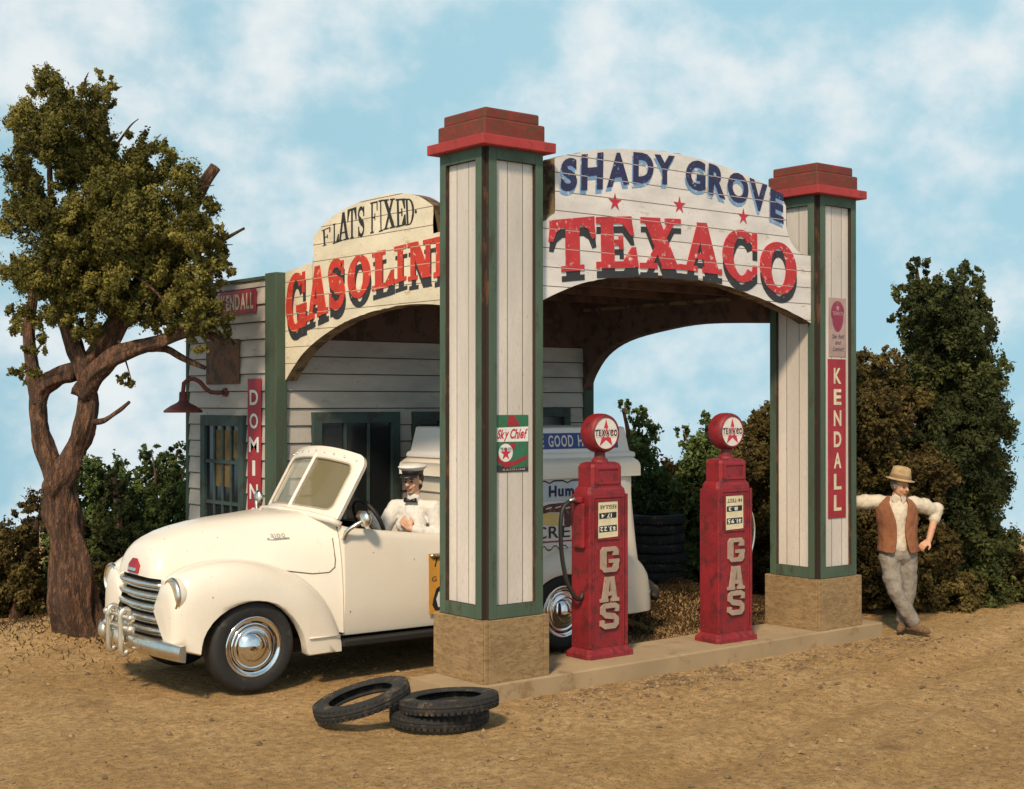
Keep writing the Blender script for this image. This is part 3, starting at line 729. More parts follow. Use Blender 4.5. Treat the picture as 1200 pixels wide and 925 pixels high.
# ================================================================== GAS PUMPS
KZ = 1.115
def make_pump(gal, head, price, panel_dx=0):
    r = thing('gas_pump', 'x', 'gas pump', (0, 0, 0))
    W2, D2 = .22, .115
    # body with stepped corners
    def ring(w, d, z, k=.026):
        return [(x, y, z) for x, y in ((-w+k, -d), (w-k, -d), (w-k, -d+k*.45), (w, -d+k), (w, d-k), (w-k, d), (-w+k, d), (-w, d-k), (-w, -d+k), (-w+k, -d+k*.45))]
    mb = MB(); mb.grid([ring(.27, .165, 0), ring(.268, .163, .035), ring(.245, .142, .055), ring(.228, .125, .075)], True, True, True)
    mb.build('base', 'pump_red', r, bevel=.006)
    mb = MB(); mb.grid([ring(W2, D2, .07), ring(W2, D2, 1.27), ring(W2-.006, D2-.004, 1.30), ring(W2-.03, D2-.014, 1.325)], True, True, True)
    mb.box(-W2-.004, -.196, -D2-.006, D2+.004, .075, 1.262); mb.box(.196, W2+.004, -D2-.006, D2+.004, .075, 1.262)          # fluted corner strips
    mb.box(-.180, -.168, -D2-.008, -D2+.01, .09, 1.255); mb.box(.168, .180, -D2-.0082, -D2+.01, .09, 1.255); mb.box(-.18, .18, -D2-.0078, -D2+.01, 1.235, 1.252)
    mb.build('body', 'pump_red', r, bevel=.005)
    w, d = .175, .105
    mb = MB(); mb.grid([ring(w, d, 1.315, .02), ring(w, d, 1.475, .02), ring(w-.012, d-.01, 1.50, .02), ring(w-.05, d-.03, 1.512, .02)], True, True, True)
    mb.box(-.13, .13, -d-.010, -d+.01, 1.34, 1.36); mb.box(-.13, .13, -d-.010, -d+.01, 1.455, 1.475); mb.box(-.135, -.115, -d-.0104, -d+.01, 1.34, 1.475); mb.box(.115, .135, -d-.0104, -d+.01, 1.34, 1.475)
    mb.build('housing', 'pump_red', r, bevel=.007)
    G = 1.745
    mb = MB(); mb.lathe([(.075, 1.505), (.07, 1.53), (.05, 1.545), (.046, 1.60)], None, 20, True, True); mb.build('globe_neck', 'pump_red', r, smooth=True, auto=40)
    Mg = Matrix.Translation((0, 0, G)) @ Matrix.Rotation(PI/2, 4, 'X')
    g = MB().lathe([(.001, -.085), (.135, -.085), (.162, -.07), (.17, -.045), (.172, 0), (.17, .045), (.162, .075), (.150, .088), (.138, .090), (.136, .080), (.001, .080)], Mg, 40).build('globe', 'pump_red', r, smooth=True, auto=38)
    f = lambda a, b, t: (a, -.080+t, b+G)
    mb = MB(); disc(0, 0, .135, .135, f, .003, mb, 40); mb.build('globe_face', 'pump_white', g)
    mb = MB(); star(0, -.008, .128, f, .0045, mb, .39); mb.build('star', 'star_red', g)
    mb = MB(); words(mb, 'TEXACO', -.128, .128, -.026, .032, f, .0056, .09, .20, grow=.010); mb.build('letter_outline', 'pump_white', g)
    mb = MB(); words(mb, 'TEXACO', -.128, .128, -.026, .032, f, .0072, .035, .20); mb.build('emblem_lettering', 'ink_black', g)
    fp = lambda a, b, t: (a, -D2-.001+t, b)
    x0, x1, z0, z1 = -.125, .105, .925, 1.205
    mb = MB()
    for bx_ in ((x0-.022, x0-.004, z0-.015, z1+.02), (x1+.004, x1+.022, z0-.015, z1+.02), (x0-.004, x1+.004, z1+.004, z1+.02), (x0-.004, x1+.004, z0-.015, z0-.004)):
        mb.box(bx_[0], bx_[1], -D2-.012, -D2+.004, bx_[2], bx_[3])
    mb.build('dial_bezel', 'pump_red', r, bevel=.003)
    pn = MB(); pn.prism([(x0, z0), (x1, z0+.006), (x1-.002, z1+.004), (x0+.003, z1)], lambda a, b, t: fp(a, b, -.004+t), .004); pn = pn.build('price_panel', 'panel_cream', r)
    mb = MB(); poly([(x0+.012, 1.075), (x1-.018, 1.079), (x1-.018, 1.124), (x0+.012, 1.12)], fp, .0055, mb); poly([(x0+.012, .97), (x1-.014, .975), (x1-.014, 1.024), (x0+.012, 1.02)], fp, .0055, mb)
    words(mb, head, x0+.02, x1-.02, 1.150, 1.182, fp, .0055, .02, .10, True); mb.build('price_print', 'ink_black', pn)
    mb = MB(); words(mb, gal, x0+.035, x0+.155, 1.083, 1.114, fp, .0068, .02, .2, True); words(mb, price, x0+.022, x1-.03, .979, 1.013, fp, .0068, .02, .2, True); mb.build('price_digits', 'ink_white', pn)
    for ch, z in (('G', .66), ('A', .43), ('S', .222)):
        mb = MB()
        for i, p in enumerate(block(ch)):
            mb.prism([(-.10+.20*u, z+.195*v) for u, v in p], lambda a, b, t: fp(a, b, -.020-i*.0002+t), .024)
        mb.build('raised_letter', 'pump_letter', r)
    for ch_ in r.children:                         # full height of the pump
        if ch_ is g:
            for q_ in [g] + list(g.children): q_.data.transform(Matrix.Translation((0, 0, G*(KZ-1)-.008)))
        else:
            for q_ in [ch_] + list(ch_.children): q_.data.transform(Matrix.Diagonal((1, 1, KZ, 1)))
    return r
def side_hose(r, sx, pts, rad, mat, bracket=True):
    if bracket:
        mb = MB(); mb.box(sx*.218, sx*.262, -.075, .055, .85*KZ, 1.20*KZ); mb.box(sx*.225, sx*.275, -.05, .03, 1.20*KZ, 1.25*KZ)
        mb.build('nozzle_holder', 'pump_red', r, bevel=.012)
    P = smooth3(pts, 6); P = [Vector((p_.x, p_.y, p_.z*KZ)) for p_ in P]; MB().tube(P, rad, 10).build('hose', mat, r, smooth=True)
def smooth3(p, n=5):
    p = [Vector(q) for q in p]; out = []
    for i in range(len(p)-1):
        p0 = p[max(i-1, 0)]; a = p[i]; b = p[i+1]; p3 = p[min(i+2, len(p)-1)]
        for k in range(n):
            t = k/n; out.append(.5*((2*a)+(b-p0)*t+(2*p0-5*a+4*b-p3)*t*t+(-p0+3*a-3*b+p3)*t**3))
    out.append(p[-1]); return out
pa = make_pump('17.4', 'REGULAR', '$3.22')
side_hose(pa, -1, [(-.262, .0, 1.20), (-.33, .0, 1.22), (-.42, .0, 1.16), (-.455, -.01, 1.02), (-.44, -.01, .80), (-.39, -.02, .60), (-.31, -.03, .48), (-.25, -.03, .46), (-.222, -.03, .50)], .019, 'hose_rubber')
MB().tube([(-.262, 0, 1.20*KZ), (-.31, 0, 1.235*KZ), (-.36, 0, 1.21*KZ)], [.018, .022, .016], 10).build('nozzle', 'dull_chrome', pa, smooth=True)
pa.location = (1.565, .375, ZI); pa.rotation_euler.z = R(-1)
pa['label'] = 'nearer red gas pump, its black hose hanging on its left side'
pb = make_pump('8.3', 'HI-TEST', '$1.95')
side_hose(pb, 1, [(.222, .0, 1.12), (.29, .0, 1.10), (.36, .0, 1.00), (.375, .0, .85), (.33, .0, .70), (.27, .0, .58), (.222, .0, .52)], .012, 'dull_chrome', False)
pb.location = (3.02, .225, ZI); pb.rotation_euler.z = R(-2)
pb['label'] = 'farther red gas pump with a thin grey hose looping on its right side'
for p in (pa, pb): p['group'] = 'red gas pumps on the island'
# ================================================================== ICE CREAM TRUCK  (built along local x, nose to -x, s = across)
trk = thing('ice_cream_truck', 'cream open cab ice cream truck parked under the canopy with a white lettered box body', 'truck', (0, 0, 0))
def lin(t, pts):
    for (a, b), (c, d) in zip(pts, pts[1:]):
        if t <= c: 
            k = (t-a)/(c-a) if c > a else 0
            k = max(0, min(1, k)); return b+(d-b)*k
    return pts[-1][1]
def cur(t, pts):
    """smooth interpolation through (t, value)"""
    for i in range(len(pts)-1):
        a, b = pts[i]; c, d = pts[i+1]
        if t <= c or i == len(pts)-2:
            k = max(0, min(1, (t-a)/(c-a)))
            m0 = (d-pts[max(i-1, 0)][1])/max(c-pts[max(i-1, 0)][0], 1e-6); m1 = (pts[min(i+2, len(pts)-1)][1]-b)/max(pts[min(i+2, len(pts)-1)][0]-a, 1e-6)
            h = c-a
            return (2*k**3-3*k*k+1)*b+(k**3-2*k*k+k)*h*m0+(-2*k**3+3*k*k)*d+(k**3-k*k)*h*m1
    return pts[-1][1]
# hood
HZ = [(-1.98, .98), (-1.965, 1.07), (-1.93, 1.15), (-1.86, 1.215), (-1.72, 1.278), (-1.5, 1.328), (-1.25, 1.36), (-.85, 1.39), (-.45, 1.405)]
HW = [(-1.98, .30), (-1.965, .335), (-1.93, .365), (-1.86, .39), (-1.72, .42), (-1.5, .46), (-1.25, .51), (-.85, .63), (-.45, .735)]
HB = [(-1.98, .92), (-1.90, .91), (-1.78, .80), (-1.6, .70), (-.95, .70), (-.75, .45), (-.4, .38)]
HC1 = [(-1.1, .72), (-.45, .27)]
rows = []
for x in [-1.985, -1.98, -1.972, -1.955, -1.93, -1.89, -1.84, -1.76, -1.65, -1.5, -1.3, -1.1, -.9, -.7, -.58, -.50, -.452]:
    w = cur(x, HW); zt = cur(x, HZ); zb = lin(x, HB)
    if x < -1.982: w *= .9; zt -= .05
    row = []
    for k in range(25):
        a = PI*k/24; c = math.cos(a); s_ = math.sin(a)
        row.append((x, -w*math.copysign(abs(c)**lin(x, HC1), c)*(1+lin(x, [(-1, .10), (-.45, .03)])*(1-s_)), zb+(zt-zb)*abs(s_)**.80))
    rows.append(row)
MB().grid(rows, cap0=True).build('hood', 'truck_cream', trk, smooth=True, auto=60)
# hood side line, ornament, number plate
for sd in (-1,):
    def hs(x, z): 
        w = cur(x, HW); zt = cur(x, HZ); zb = lin(x, HB); q = max(0, min(1, (z-zb)/(zt-zb)))**(1/.80)
        c = math.sqrt(max(0, 1-q*q)); return sd*(w*c**lin(x, HC1)*(1+lin(x, [(-1, .10), (-.45, .03)])*(1-q))+.004)
    MB().tube([(x, hs(x, 1.19), 1.19) for x in (-1.03, -.97, -.91, -.85)], .008, 8).build('hood_trim', 'dull_chrome', trk, smooth=True)
    mb = MB(); words(mb, '3100', -1.0, -.88, 1.205, 1.232, lambda a, b, t: (a, hs(a, b)-.002+t, b), .003, .0, .2); mb.build('hood_lettering', 'lens', trk)
    MB().tube([(x, hs(x, z)+.003, z) for x, z in ((-.50, 1.18), (-.50, 1.0), (-.51, .94), (-.56, .90), (-.70, .895), (-.95, .935))], .0045, 6).build('hood_seam', 'seam_black', trk)
MB().prism([(-.12, 1.045), (-.04, 1.095), (.04, 1.095), (.12, 1.045), (.10, .98), (-.10, .98)], lambda a, b, t: (-2.012+(b-1.0)*.25+abs(a)*.15+t, a, b-.045), .05).build('nose_emblem', 'tin_red', trk, bevel=.004)
MB().prism([(-.085, 1.022), (.085, 1.022), (.08, .998), (-.08, .998)], lambda a, b, t: (-2.020+(b-1.0)*.25+abs(a)*.15+t, a, b-.045), .01).build('emblem_bar', 'dull_chrome', trk)
# front fenders
ZT = [(-1.965, .82), (-1.95, .89), (-1.90, .955), (-1.8, 1.01), (-1.62, 1.05), (-1.42, 1.06), (-1.2, 1.03), (-1.0, .965), (-.83, .88), (-.70, .77), (-.60, .64), (-.53, .48), (-.50, .38)]
YO = [(-1.965, .70), (-1.95, .74), (-1.90, .775), (-1.8, .805), (-1.62, .835), (-1.42, .85), (-1.2, .855), (-1.0, .855), (-.83, .85), (-.70, .84), (-.60, .83), (-.53, .82), (-.50, .815)]
def zlow(x):
    dx = (x+1.297)/.455
    if abs(dx) < 1: return .36+.375*math.sqrt(1-dx*dx)-(.0 if dx < 0 else .10*dx*dx)
    return .40-.06*min(1, (x+1.95)/.2) if x < -1.5 else .245
def fender(sd):
    rows = []
    xs = [-1.965, -1.958, -1.945, -1.92, -1.88, -1.83, -1.78, -1.756, -1.748, -1.735, -1.71, -1.66, -1.60, -1.52, -1.44, -1.36, -1.28, -1.20, -1.12, -1.04, -.97, -.92, -.885, -.865, -.85, -.842, -.82, -.77, -.70, -.64, -.585, -.55, -.522, -.505]
    for x in xs:
        zt = cur(x, ZT); yo = cur(x, YO); zl = min(zlow(x), zt-.02)
        yi = .36 if x < -1.0 else lin(x, [(-1.0, .36), (-.5, .62)])
        row = [(x, sd*yi, zt-.16)]
        row.append((x, sd*(yi+.10), zt-.035))
        yc_ = yi+.55*(yo-yi)
        row.append((x, sd*(yi+.33*(yo-yi)), zt-.006))
        H = min(.30, zt-zl-.01)
        for k in range(9):
            a = PI/2*k/8
            row.append((x, sd*(yc_-.0+(yo-yc_)*math.sin(a)**.8), zt-H*(1-math.cos(a)**.8)))
        zz = zt-H
        row.append((x, sd*yo, zz*.6+zl*.4)); row.append((x, sd*(yo-.004), zl+.012)); row.append((x, sd*(yo-.022), zl)); row.append((x, sd*(yo-.10), zl+.004))
        rows.append(row)
    f = MB().grid(rows, cap0=True).build('front_fender', 'truck_cream', trk, smooth=True, auto=50)
    # short step at the rear foot of the fender
    return f
for sd in (-1, 1):
    f = fender(sd)
    MB().tube([(-.83, sd*.862, .395), (-.70, sd*.852, .39), (-.52, sd*.828, .385)], .006, 6).build('fender_bead', 'truck_cream', f, smooth=True)
# nose panel behind the grille, side cheeks
mb = MB(); mb.box(-1.90, -1.5, -.46, .46, .36, .91); mb.build('grille_backing', 'grille_recess_shade', trk)  # backing coloured dark to stand in for shade in the recess
MB().prism([(-.44, .90), (.44, .90), (.38, .965), (-.38, .965)], lambda a, b, t: (-1.97+abs(a)*.12+t, a, b), .2).build('nose_panel', 'truck_cream', trk, bevel=.02)
for sd in (-1, 1):
    mb = MB(); mb.prism([(sd*.49, .36), (sd*.62, .38), (sd*.62, .93), (sd*.445, .93)], lambda a, b, t: (-1.955+abs(a)*.03+t, a, b), .3)
    mb.build('cheek_panel', 'truck_cream', trk, bevel=.015)
gr = None
for i, (z, w) in enumerate(((.865, .43), (.775, .44), (.685, .45), (.595, .46), (.505, .47), (.42, .475))):
    path = [(-1.99+.085*(u*u)**1.2, u*w, z-.005*u*u) for u in [k/8-1 for k in range(17)]]
    b = MB().tube(path, [.034 for u in range(17)], 10, flat=.72).build('grille_bar', 'dull_chrome', trk, smooth=True)
for i, z in enumerate((.82, .73, .64, .55, .462)):
    MB().tube([(-1.955+.07*(u*u), u*.42, z) for u in [k/6-1 for k in range(13)]], .014, 8).build('inner_grille_bar', 'dull_chrome', trk, smooth=True)
# headlights
for sd in (-1, 1):
    M = Matrix.Translation((-1.905, sd*.645, .81)) @ Matrix.Rotation(R(2), 4, 'Z') @ Matrix.Rotation(-PI/2, 4, 'Y') @ Matrix.Diagonal((1.08, 1.08, 1.0, 1))
    h = MB().lathe([(.10, -.10), (.122, -.05), (.129, -.02), (.129, .01)], M, 32).build('headlight', 'truck_cream', trk, smooth=True, auto=60)
    MB().lathe([(.126, .008), (.131, .012), (.133, .022), (.128, .036), (.118, .042), (.109, .036), (.108, .028)], M, 32).build('headlight_rim', 'dull_chrome', h, smooth=True, auto=60)
    MB().lathe([(.001, .040), (.04, .039), (.08, .036), (.109, .030)], M, 32).build('lens', 'lens', h, smooth=True)
# bumper and guards
bx = lambda u: -2.06+.12*abs(u)**2.2
path = [(bx(u), u*.87, .40-.02*abs(u)) for u in [k/10-1 for k in range(21)]]
rows = []
for p in path:
    rows.append([(p[0]+dx, p[1], p[2]+dz) for dx, dz in ((.03, -.066), (-.004, -.062), (-.020, -.045), (-.024, 0), (-.018, .045), (-.004, .062), (.03, .066), (.034, 0))])
MB().grid(rows, True, True, True).build('bumper', 'dull_chrome', trk, smooth=True, auto=50)
for s in (-.135, .135):
    mb = MB()
    lo, hi = .30, .655
    loop = [(-2.085, s, lo+.02), (-2.12, s, lo), (-2.14, s, lo+.03), (-2.145, s, .5), (-2.145, s, hi-.05), (-2.13, s, hi-.01), (-2.10, s, hi), (-2.075, s, hi-.03), (-2.07, s, .52)]
    mb.tube(smooth3(loop, 3), .021, 8, flat=1.2)
    mb.build('bumper_guard', 'guard_cream', trk, smooth=True)
mb = MB()
for z in (.60, .51): mb.tube([(-2.11, -.26, z), (-2.115, 0, z), (-2.11, .26, z)], .02, 10)
for s in (-.26, .26):
    for z in (.60, .51): mb.ball((-2.11, s, z), .036, 10)
mb.ball((-2.12, 0, .42), (.03, .07, .06), 12); mb.ball((-2.11, .36, .43), (.04, .06, .07), 12)
mb.build('guard_rail', 'guard_cream', trk, smooth=True)
# cab tub
def cabside(sd, name, x0, x1, n, mat):
    rows = []
    for i in range(n+1):
        x = x0+(x1-x0)*i/n
        zt = lin(x, [(-.47, 1.30), (-.40, 1.268), (.55, 1.155), (1.10, 1.13)])
        rows.append([(x, sd*y, z) for y, z in ((.70, .36), (.735, .365), (.748, .40), (.770, .62), (.775, .85), (.765, 1.02), (.752, zt-.07), (.742, zt-.025), (.722, zt-.004), (.69, zt), (.655, zt-.004), (.64, zt-.03), (.64, .60))])
    return MB().grid(rows, cap0=True, cap1=True).build(name, mat, trk, smooth=True, auto=60)
for sd in (-1, 1):
    d = cabside(sd, 'door', -.447, .62, 12, 'truck_cream')
    MB().tube([(.40, sd*.776, .985), (.405, sd*.80, .985), (.44, sd*.805, .985), (.52, sd*.80, .98)], [.010, .012, .011, .008], 8).build('door_handle', 'dull_chrome', d, smooth=True)
    cabside(sd, 'cab_quarter', .628, 1.12, 5, 'truck_cream')
    mb = MB(); mb.box(-.50, 1.3, sd*.60 if sd > 0 else -.84, .84 if sd > 0 else -.60, .285, .335); mb.build('running_board', 'truck_black', trk, bevel=.01)
mb = MB(); mb.box(-.55, 1.1, -.66, .66, .34, .40); mb.box(-1.45, 2.7, -.46, .46, .22, .34); mb.box(-1.72, -.5, -.40, .40, .34, .66); mb.build('chassis', 'truck_black', trk)
mb = MB(); mb.grid([[(-.46, y, 1.36-.05*abs(y)**2) for y in (-.66, -.4, 0, .4, .66)], [(-.28, y, 1.33-.05*abs(y)**2) for y in (-.66, -.4, 0, .4, .66)], [(-.24, y, 1.10) for y in (-.66, -.4, 0, .4, .66)], [(-.30, y, .50) for y in (-.66, -.4, 0, .4, .66)]])
mb.build('dashboard', 'truck_black', trk, smooth=True)
mb = MB(); mb.box(.38, .98, -.60, .60, .50, .76); mb.box(.90, 1.06, -.60, .60, .76, 1.16); mb.build('seat', 'seat_leather', trk, bevel=.05)
# orange card on the door
oc = MB().prism([(.46, .47), (.86, .47), (.86, 1.0), (.455, 1.0)], lambda a, b, t: (a-.07, -.782+t, b), .004).build('door_card', 'sign_orange', trk)
fo = lambda a, b, t: (a-.07, -.782+t, b)
mb = MB(); words(mb, 'T', .485, .56, .885, .965, lambda a, b, t: fo(a+(b-.9)*.3, b, t), .002, .0); mb.build('card_lettering', 'ink_black', oc)
mb = MB(); words(mb, 'G', .487, .535, .755, .80, fo, .002, .0); mb.build('card_lettering', 'ink_black', oc)
mb = MB(); poly([(.50, .60), (.53, .69), (.58, .72), (.66, .66), (.70, .55), (.60, .50), (.52, .50), (.49, .55)], fo, .002, mb); mb.build('card_drawing', 'ink_black', oc)
mb = MB(); poly([(.53, .60), (.555, .66), (.59, .675), (.64, .63), (.66, .55), (.6, .52), (.55, .53)], fo, .003, mb); mb.build('card_drawing', 'ink_white', oc)
# windshield
def WS(u, v, t=0):
    b = Vector((-.60+.135*u*u, u*.655, 1.345-.035*u*u)); tp = Vector((-.245+.10*u*u, u*.645, 1.935-(.085 if u < 0 else .06)*u*u))
    p = b.lerp(tp, v); n = Vector((-.85, -u*-.0, .52)).normalized()
    n = Vector((-.86, u*.30, .48)).normalized()
    return p + n*t
def rrect(x0, x1, y0, y1, r, k=5):
    out = []
    for (cx, cy, a) in ((x1-r[0], y1-r[1], 0), (x0+r[2], y1-r[3], 90), (x0+r[4], y0+r[5], 180), (x1-r[6], y0+r[7], 270)):
        i = {0: 0, 90: 2, 180: 4, 270: 6}[a]
        for j in range(k+1):
            g = R(a+90*j/k); out.append((cx+r[i]*math.cos(g), cy+r[i+1]*math.sin(g)))
    dens = []
    for i, p in enumerate(out):
        q = out[(i+1) % len(out)]
        dens.append(p)
        if (i+1) % (k+1) == 0:
            for j in range(1, 6): dens.append((p[0]+(q[0]-p[0])*j/6, p[1]+(q[1]-p[1])*j/6))
    return dens
fr = None
mb = MB()
for sd in (-1, 1):
    o = rrect(.0, 1.0, .0, 1.0, (.14, .16, .004, .004, .004, .004, .06, .05)); i_ = rrect(.035, .84, .15, .825, (.10, .13, .03, .04, .03, .04, .10, .12))
    mid = [((a[0]*.62+b[0]*.38), (a[1]*.62+b[1]*.38)) for a, b in zip(o, i_)]; nr = [((a[0]*.2+b[0]*.8), (a[1]*.2+b[1]*.8)) for a, b in zip(o, i_)]
    rows = [[WS(sd*p[0], p[1], -.03) for p in o], [WS(sd*p[0], p[1], .008) for p in o], [WS(sd*p[0], p[1], .024) for p in mid], [WS(sd*p[0], p[1], .018) for p in nr], [WS(sd*p[0], p[1], .0) for p in i_], [WS(sd*p[0], p[1], -.03) for p in i_], [WS(sd*p[0], p[1], -.03) for p in o]]
    mb.grid(rows, True)
fr = mb.build('windshield_frame', 'truck_cream', trk, smooth=True, auto=50)
for sd in (-1, 1):
    i_ = rrect(.025, .85, .14, .835, (.10, .13, .03, .04, .03, .04, .10, .12))
    mb = MB(); c = mb._v([WS(sd*.45, .48, -.008)])[0]; v = mb._v([WS(sd*p[0], p[1], -.008) for p in i_])
    for k in range(len(v)): mb._f([c, v[k], v[(k+1) % len(v)]])
    mb.build('pane', 'shield_glass' if sd < 0 else 'far_shield_glass', fr, smooth=True)
    o = rrect(.03, .845, .145, .83, (.10, .13, .03, .04, .03, .04, .10, .12))
    mb = MB(); mb.tube([WS(sd*p[0], p[1], .006) for p in o+o[:1]], .009, 6); mb.build('pane_bead', 'lens', fr, smooth=True)
for k in range(9):
    u = -.88+1.76*k/8; MB().ball(WS(u, .915-.02*abs(u), .025), .011, 8).build('bolt', 'dull_chrome', fr, smooth=True)
MB().tube([(x, y, z) for x, y, z in ((-.45, -.70, 1.29), (-.52, -.66, 1.335), (-.60, -.45, 1.37), (-.645, 0, 1.392), (-.60, .45, 1.37), (-.52, .66, 1.335), (-.45, .70, 1.29))], .028, 10).build('cowl_lip', 'truck_cream', trk, smooth=True)
# mirrors
for sd in (-1, 1):
    arm = smooth3([(-.46, sd*.76, 1.17), (-.44, sd*.79, 1.24), (-.39, sd*.83, 1.29), (-.32, sd*.85, 1.33)] if sd < 0 else [(-.47, sd*.74, 1.25), (-.48, sd*.80, 1.32), (-.47, sd*.84, 1.38), (-.46, sd*.86, 1.42)], 4)
    a = MB().tube(arm, [.020-.004*k/len(arm) for k in range(len(arm))], 10).build('mirror_arm', 'dull_chrome', trk, smooth=True)
    e = arm[-1]
    MB().ball(e+Vector((0.02, 0, .015)), (.045, .075, .07) if sd < 0 else (.04, .06, .075), 16).build('mirror_head', 'dull_chrome', a, smooth=True)
# steering wheel
Ms = Matrix.Translation((.02, -.37, 1.285)) @ Matrix.Rotation(R(62), 4, 'Y')
st = MB(); st.tube([Ms @ Vector((.205*math.cos(2*PI*k/32), .205*math.sin(2*PI*k/32), 0)) for k in range(33)], .019, 10, cap=False); st = st.build('steering_wheel', 'truck_black', trk, smooth=True)
mb = MB()
for k in range(3):
    a = 2*PI*k/3+PI/2; mb.tube([Ms @ Vector((0, 0, -.02)), Ms @ Vector((.2*math.cos(a), .2*math.sin(a), 0))], .011, 8)
mb.ball(Ms @ Vector((0, 0, -.02)), .035, 12); mb.tube([Ms @ Vector((0, 0, -.02)), Ms @ Vector((0, 0, -.45))], .02, 8); mb.build('steering_spoke', 'seat_leather', st, smooth=True)
# box body
def boxring(x, w, zb, zt, r, n=6):
    pts = [(x, -w, zb)]
    for k in range(n+1):
        a = PI-PI/2*k/n; pts.append((x, -w+r+r*math.cos(a), zt-r+r*math.sin(a)))
    for k in range(n+1):
        a = PI/2-PI/2*k/n; pts.append((x, w-r+r*math.cos(a), zt-r+r*math.sin(a)))
    pts.append((x, w, zb)); return pts
rows = [boxring(1.10, .70, .40, 1.66, .05), boxring(1.12, .735, .40, 1.70, .05), boxring(2.71, .735, .40, 1.70, .05), boxring(2.79, .72, .40, 1.69, .06)]
bxm = MB(); 
rows += []
bxm.grid(rows, cap0=True)
rear = [[(2.79, y, z) for y in (-.72, -.5, 0, .5, .72)] for z in ()]
rows2 = []
for z, x in ((1.63, 2.81), (1.45, 2.825), (1.2, 2.855), (.9, 2.895), (.7, 2.93), (.55, 2.94), (.40, 2.89)):
    w = .72
    rows2.append([(2.78, -w, z), (x-.05, -w+.004, z), (x-.012, -w+.03, z), (x, -w+.08, z), (x, 0, z), (x, w-.08, z), (x-.012, w-.03, z), (x-.05, w-.004, z), (2.78, w, z)])
bxm.grid(rows2)
bb = bxm.build('box_body', 'truck_cream', trk, smooth=True, auto=40)
rows = [boxring(1.055, .74, 1.655, 1.72, .03), boxring(1.045, .765, 1.62, 1.745, .05), boxring(1.12, .775, 1.61, 1.80, .09), boxring(2.81, .775, 1.61, 1.80, .09), boxring(2.875, .765, 1.61, 1.76, .07), boxring(2.87, .74, 1.64, 1.72, .04)]
MB().grid(rows, closed=True, cap0=True, cap1=True).build('roof_ledge', 'truck_cream', trk, smooth=True, auto=50)
mb = MB()
def rect4(x0, x1, w, z): return [(x0, -w, z), (x1, -w, z), (x1, w, z), (x0, w, z)]
mb.grid([rect4(1.08, 2.87, .70, 1.79), rect4(1.085, 2.865, .70, 1.835), rect4(1.115, 2.81, .675, 1.85), rect4(1.16, 2.77, .65, 2.075), rect4(1.17, 2.755, .64, 2.09)], True, True, True)
rs = mb.build('roof_sign', 'truck_white', trk, bevel=.012)
# roof sign side: blue panel and lettering follow the slope of the side
fs = lambda a, b, t: (a, -.675+(b-1.85)*.111+t, b)
mb = MB(); mb.prism([(1.30, 1.885), (2.66, 1.885), (2.66, 2.035), (1.30, 2.035)], lambda a, b, t: fs(a, b, -.005+t), .006); bl = mb.build('sign_panel', 'board_blue', rs)
for tx, a, b in (('THE', 1.495, 1.745), ('GOOD', 1.80, 2.10), ('HUMOR', 2.16, 2.54)):
    mb = MB(); words(mb, tx, a, b, 1.905, 2.015, fs, .0065, .02, .2); mb.build('sign_lettering', 'ink_white', bl)
# side panel with the painted advert
fb = lambda a, b, t: (a, -.738+t, b)
sp = MB().prism([(1.25, .955), (2.64, .955), (2.70, 1.05), (2.70, 1.60), (1.25, 1.60)], lambda a, b, t: fb(a, b, -.004+t), .005).build('side_panel', 'truck_white', trk)
mb = MB(); poly([(1.32, 1.395), (2.62, 1.395), (2.62, 1.575)] + [(2.62-k*1.30/24, 1.590-.018*(k % 4 == 0)) for k in range(1, 24)] + [(1.32, 1.575)], fb, .0055, mb); mb.build('pale_band', 'pale_blue', sp)
mb = MB()
q = [(2.62-k*1.30/24, 1.597-.022*(k % 4 == 0)) for k in range(25)]
for a, b in zip(q, q[1:]): poly([a, b, (b[0], b[1]-.014), (a[0], a[1]-.014)], fb, .007, mb)
mb.build('band_edge', 'ink_black', sp)
for tx, a, b in (('Good', 1.30, 1.64), ('Humor', 1.745, 2.23)):
    mb = MB(); words(mb, tx, a, b, 1.435, 1.545, fb, .007, .05, .14); mb.build('band_lettering', 'navy_letter', sp)
mb = MB(); poly([(1.45, 1.30), (1.75, 1.375), (2.4, 1.405), (2.5, 1.38), (2.5, 1.20), (2.1, 1.15), (1.93, 1.17), (1.93, 1.29), (1.75, 1.30), (1.45, 1.24)], fb, .008, mb); mb.build('chocolate_bar', 'choc_brown', sp)
mb = MB()
for k in range(8): 
    a = 1.6+k*.11; poly([(a, 1.318+.006*(k % 3)), (a+.07, 1.33+.006*(k % 3)), (a+.07, 1.342+.006*(k % 3)), (a, 1.33+.006*(k % 3))], fb, .009, mb)
mb.build('bar_gloss', 'shirt_white', sp)
mb = MB(); poly([(1.55, 1.20), (1.86, 1.17), (1.86, 1.285), (1.74, 1.295), (1.55, 1.27)], fb, .009, mb); mb.build('ice_cream_bite', 'ice_yellow', sp)
fq = [('I', 1.30, 1.37), ('C', 1.40, 1.50), ('E', 1.52, 1.61), ('C', 1.70, 1.80), ('R', 1.83, 1.945), ('E', 1.985, 2.085), ('A', 2.11, 2.23), ('M', 2.25, 2.39)]
fq = [(c_, a_-.085, b_-.085) for c_, a_, b_ in fq]
for part_ in (fq[:3], fq[3:]):
    mb = MB()
    for ch, a, b in part_: sans_flat(mb, sans(ch, .005)[0], [(a, 1.165), (b, 1.165), (b, 1.055), (a, 1.055)], fb, .010)
    mb.build('advert_lettering', 'ink_black', sp)
mb = MB(); poly([(1.28, 1.028), (2.6, 1.028), (2.6, 1.014), (1.28, 1.014)], fb, .007, mb); mb.build('underline', 'tin_maroon', sp)
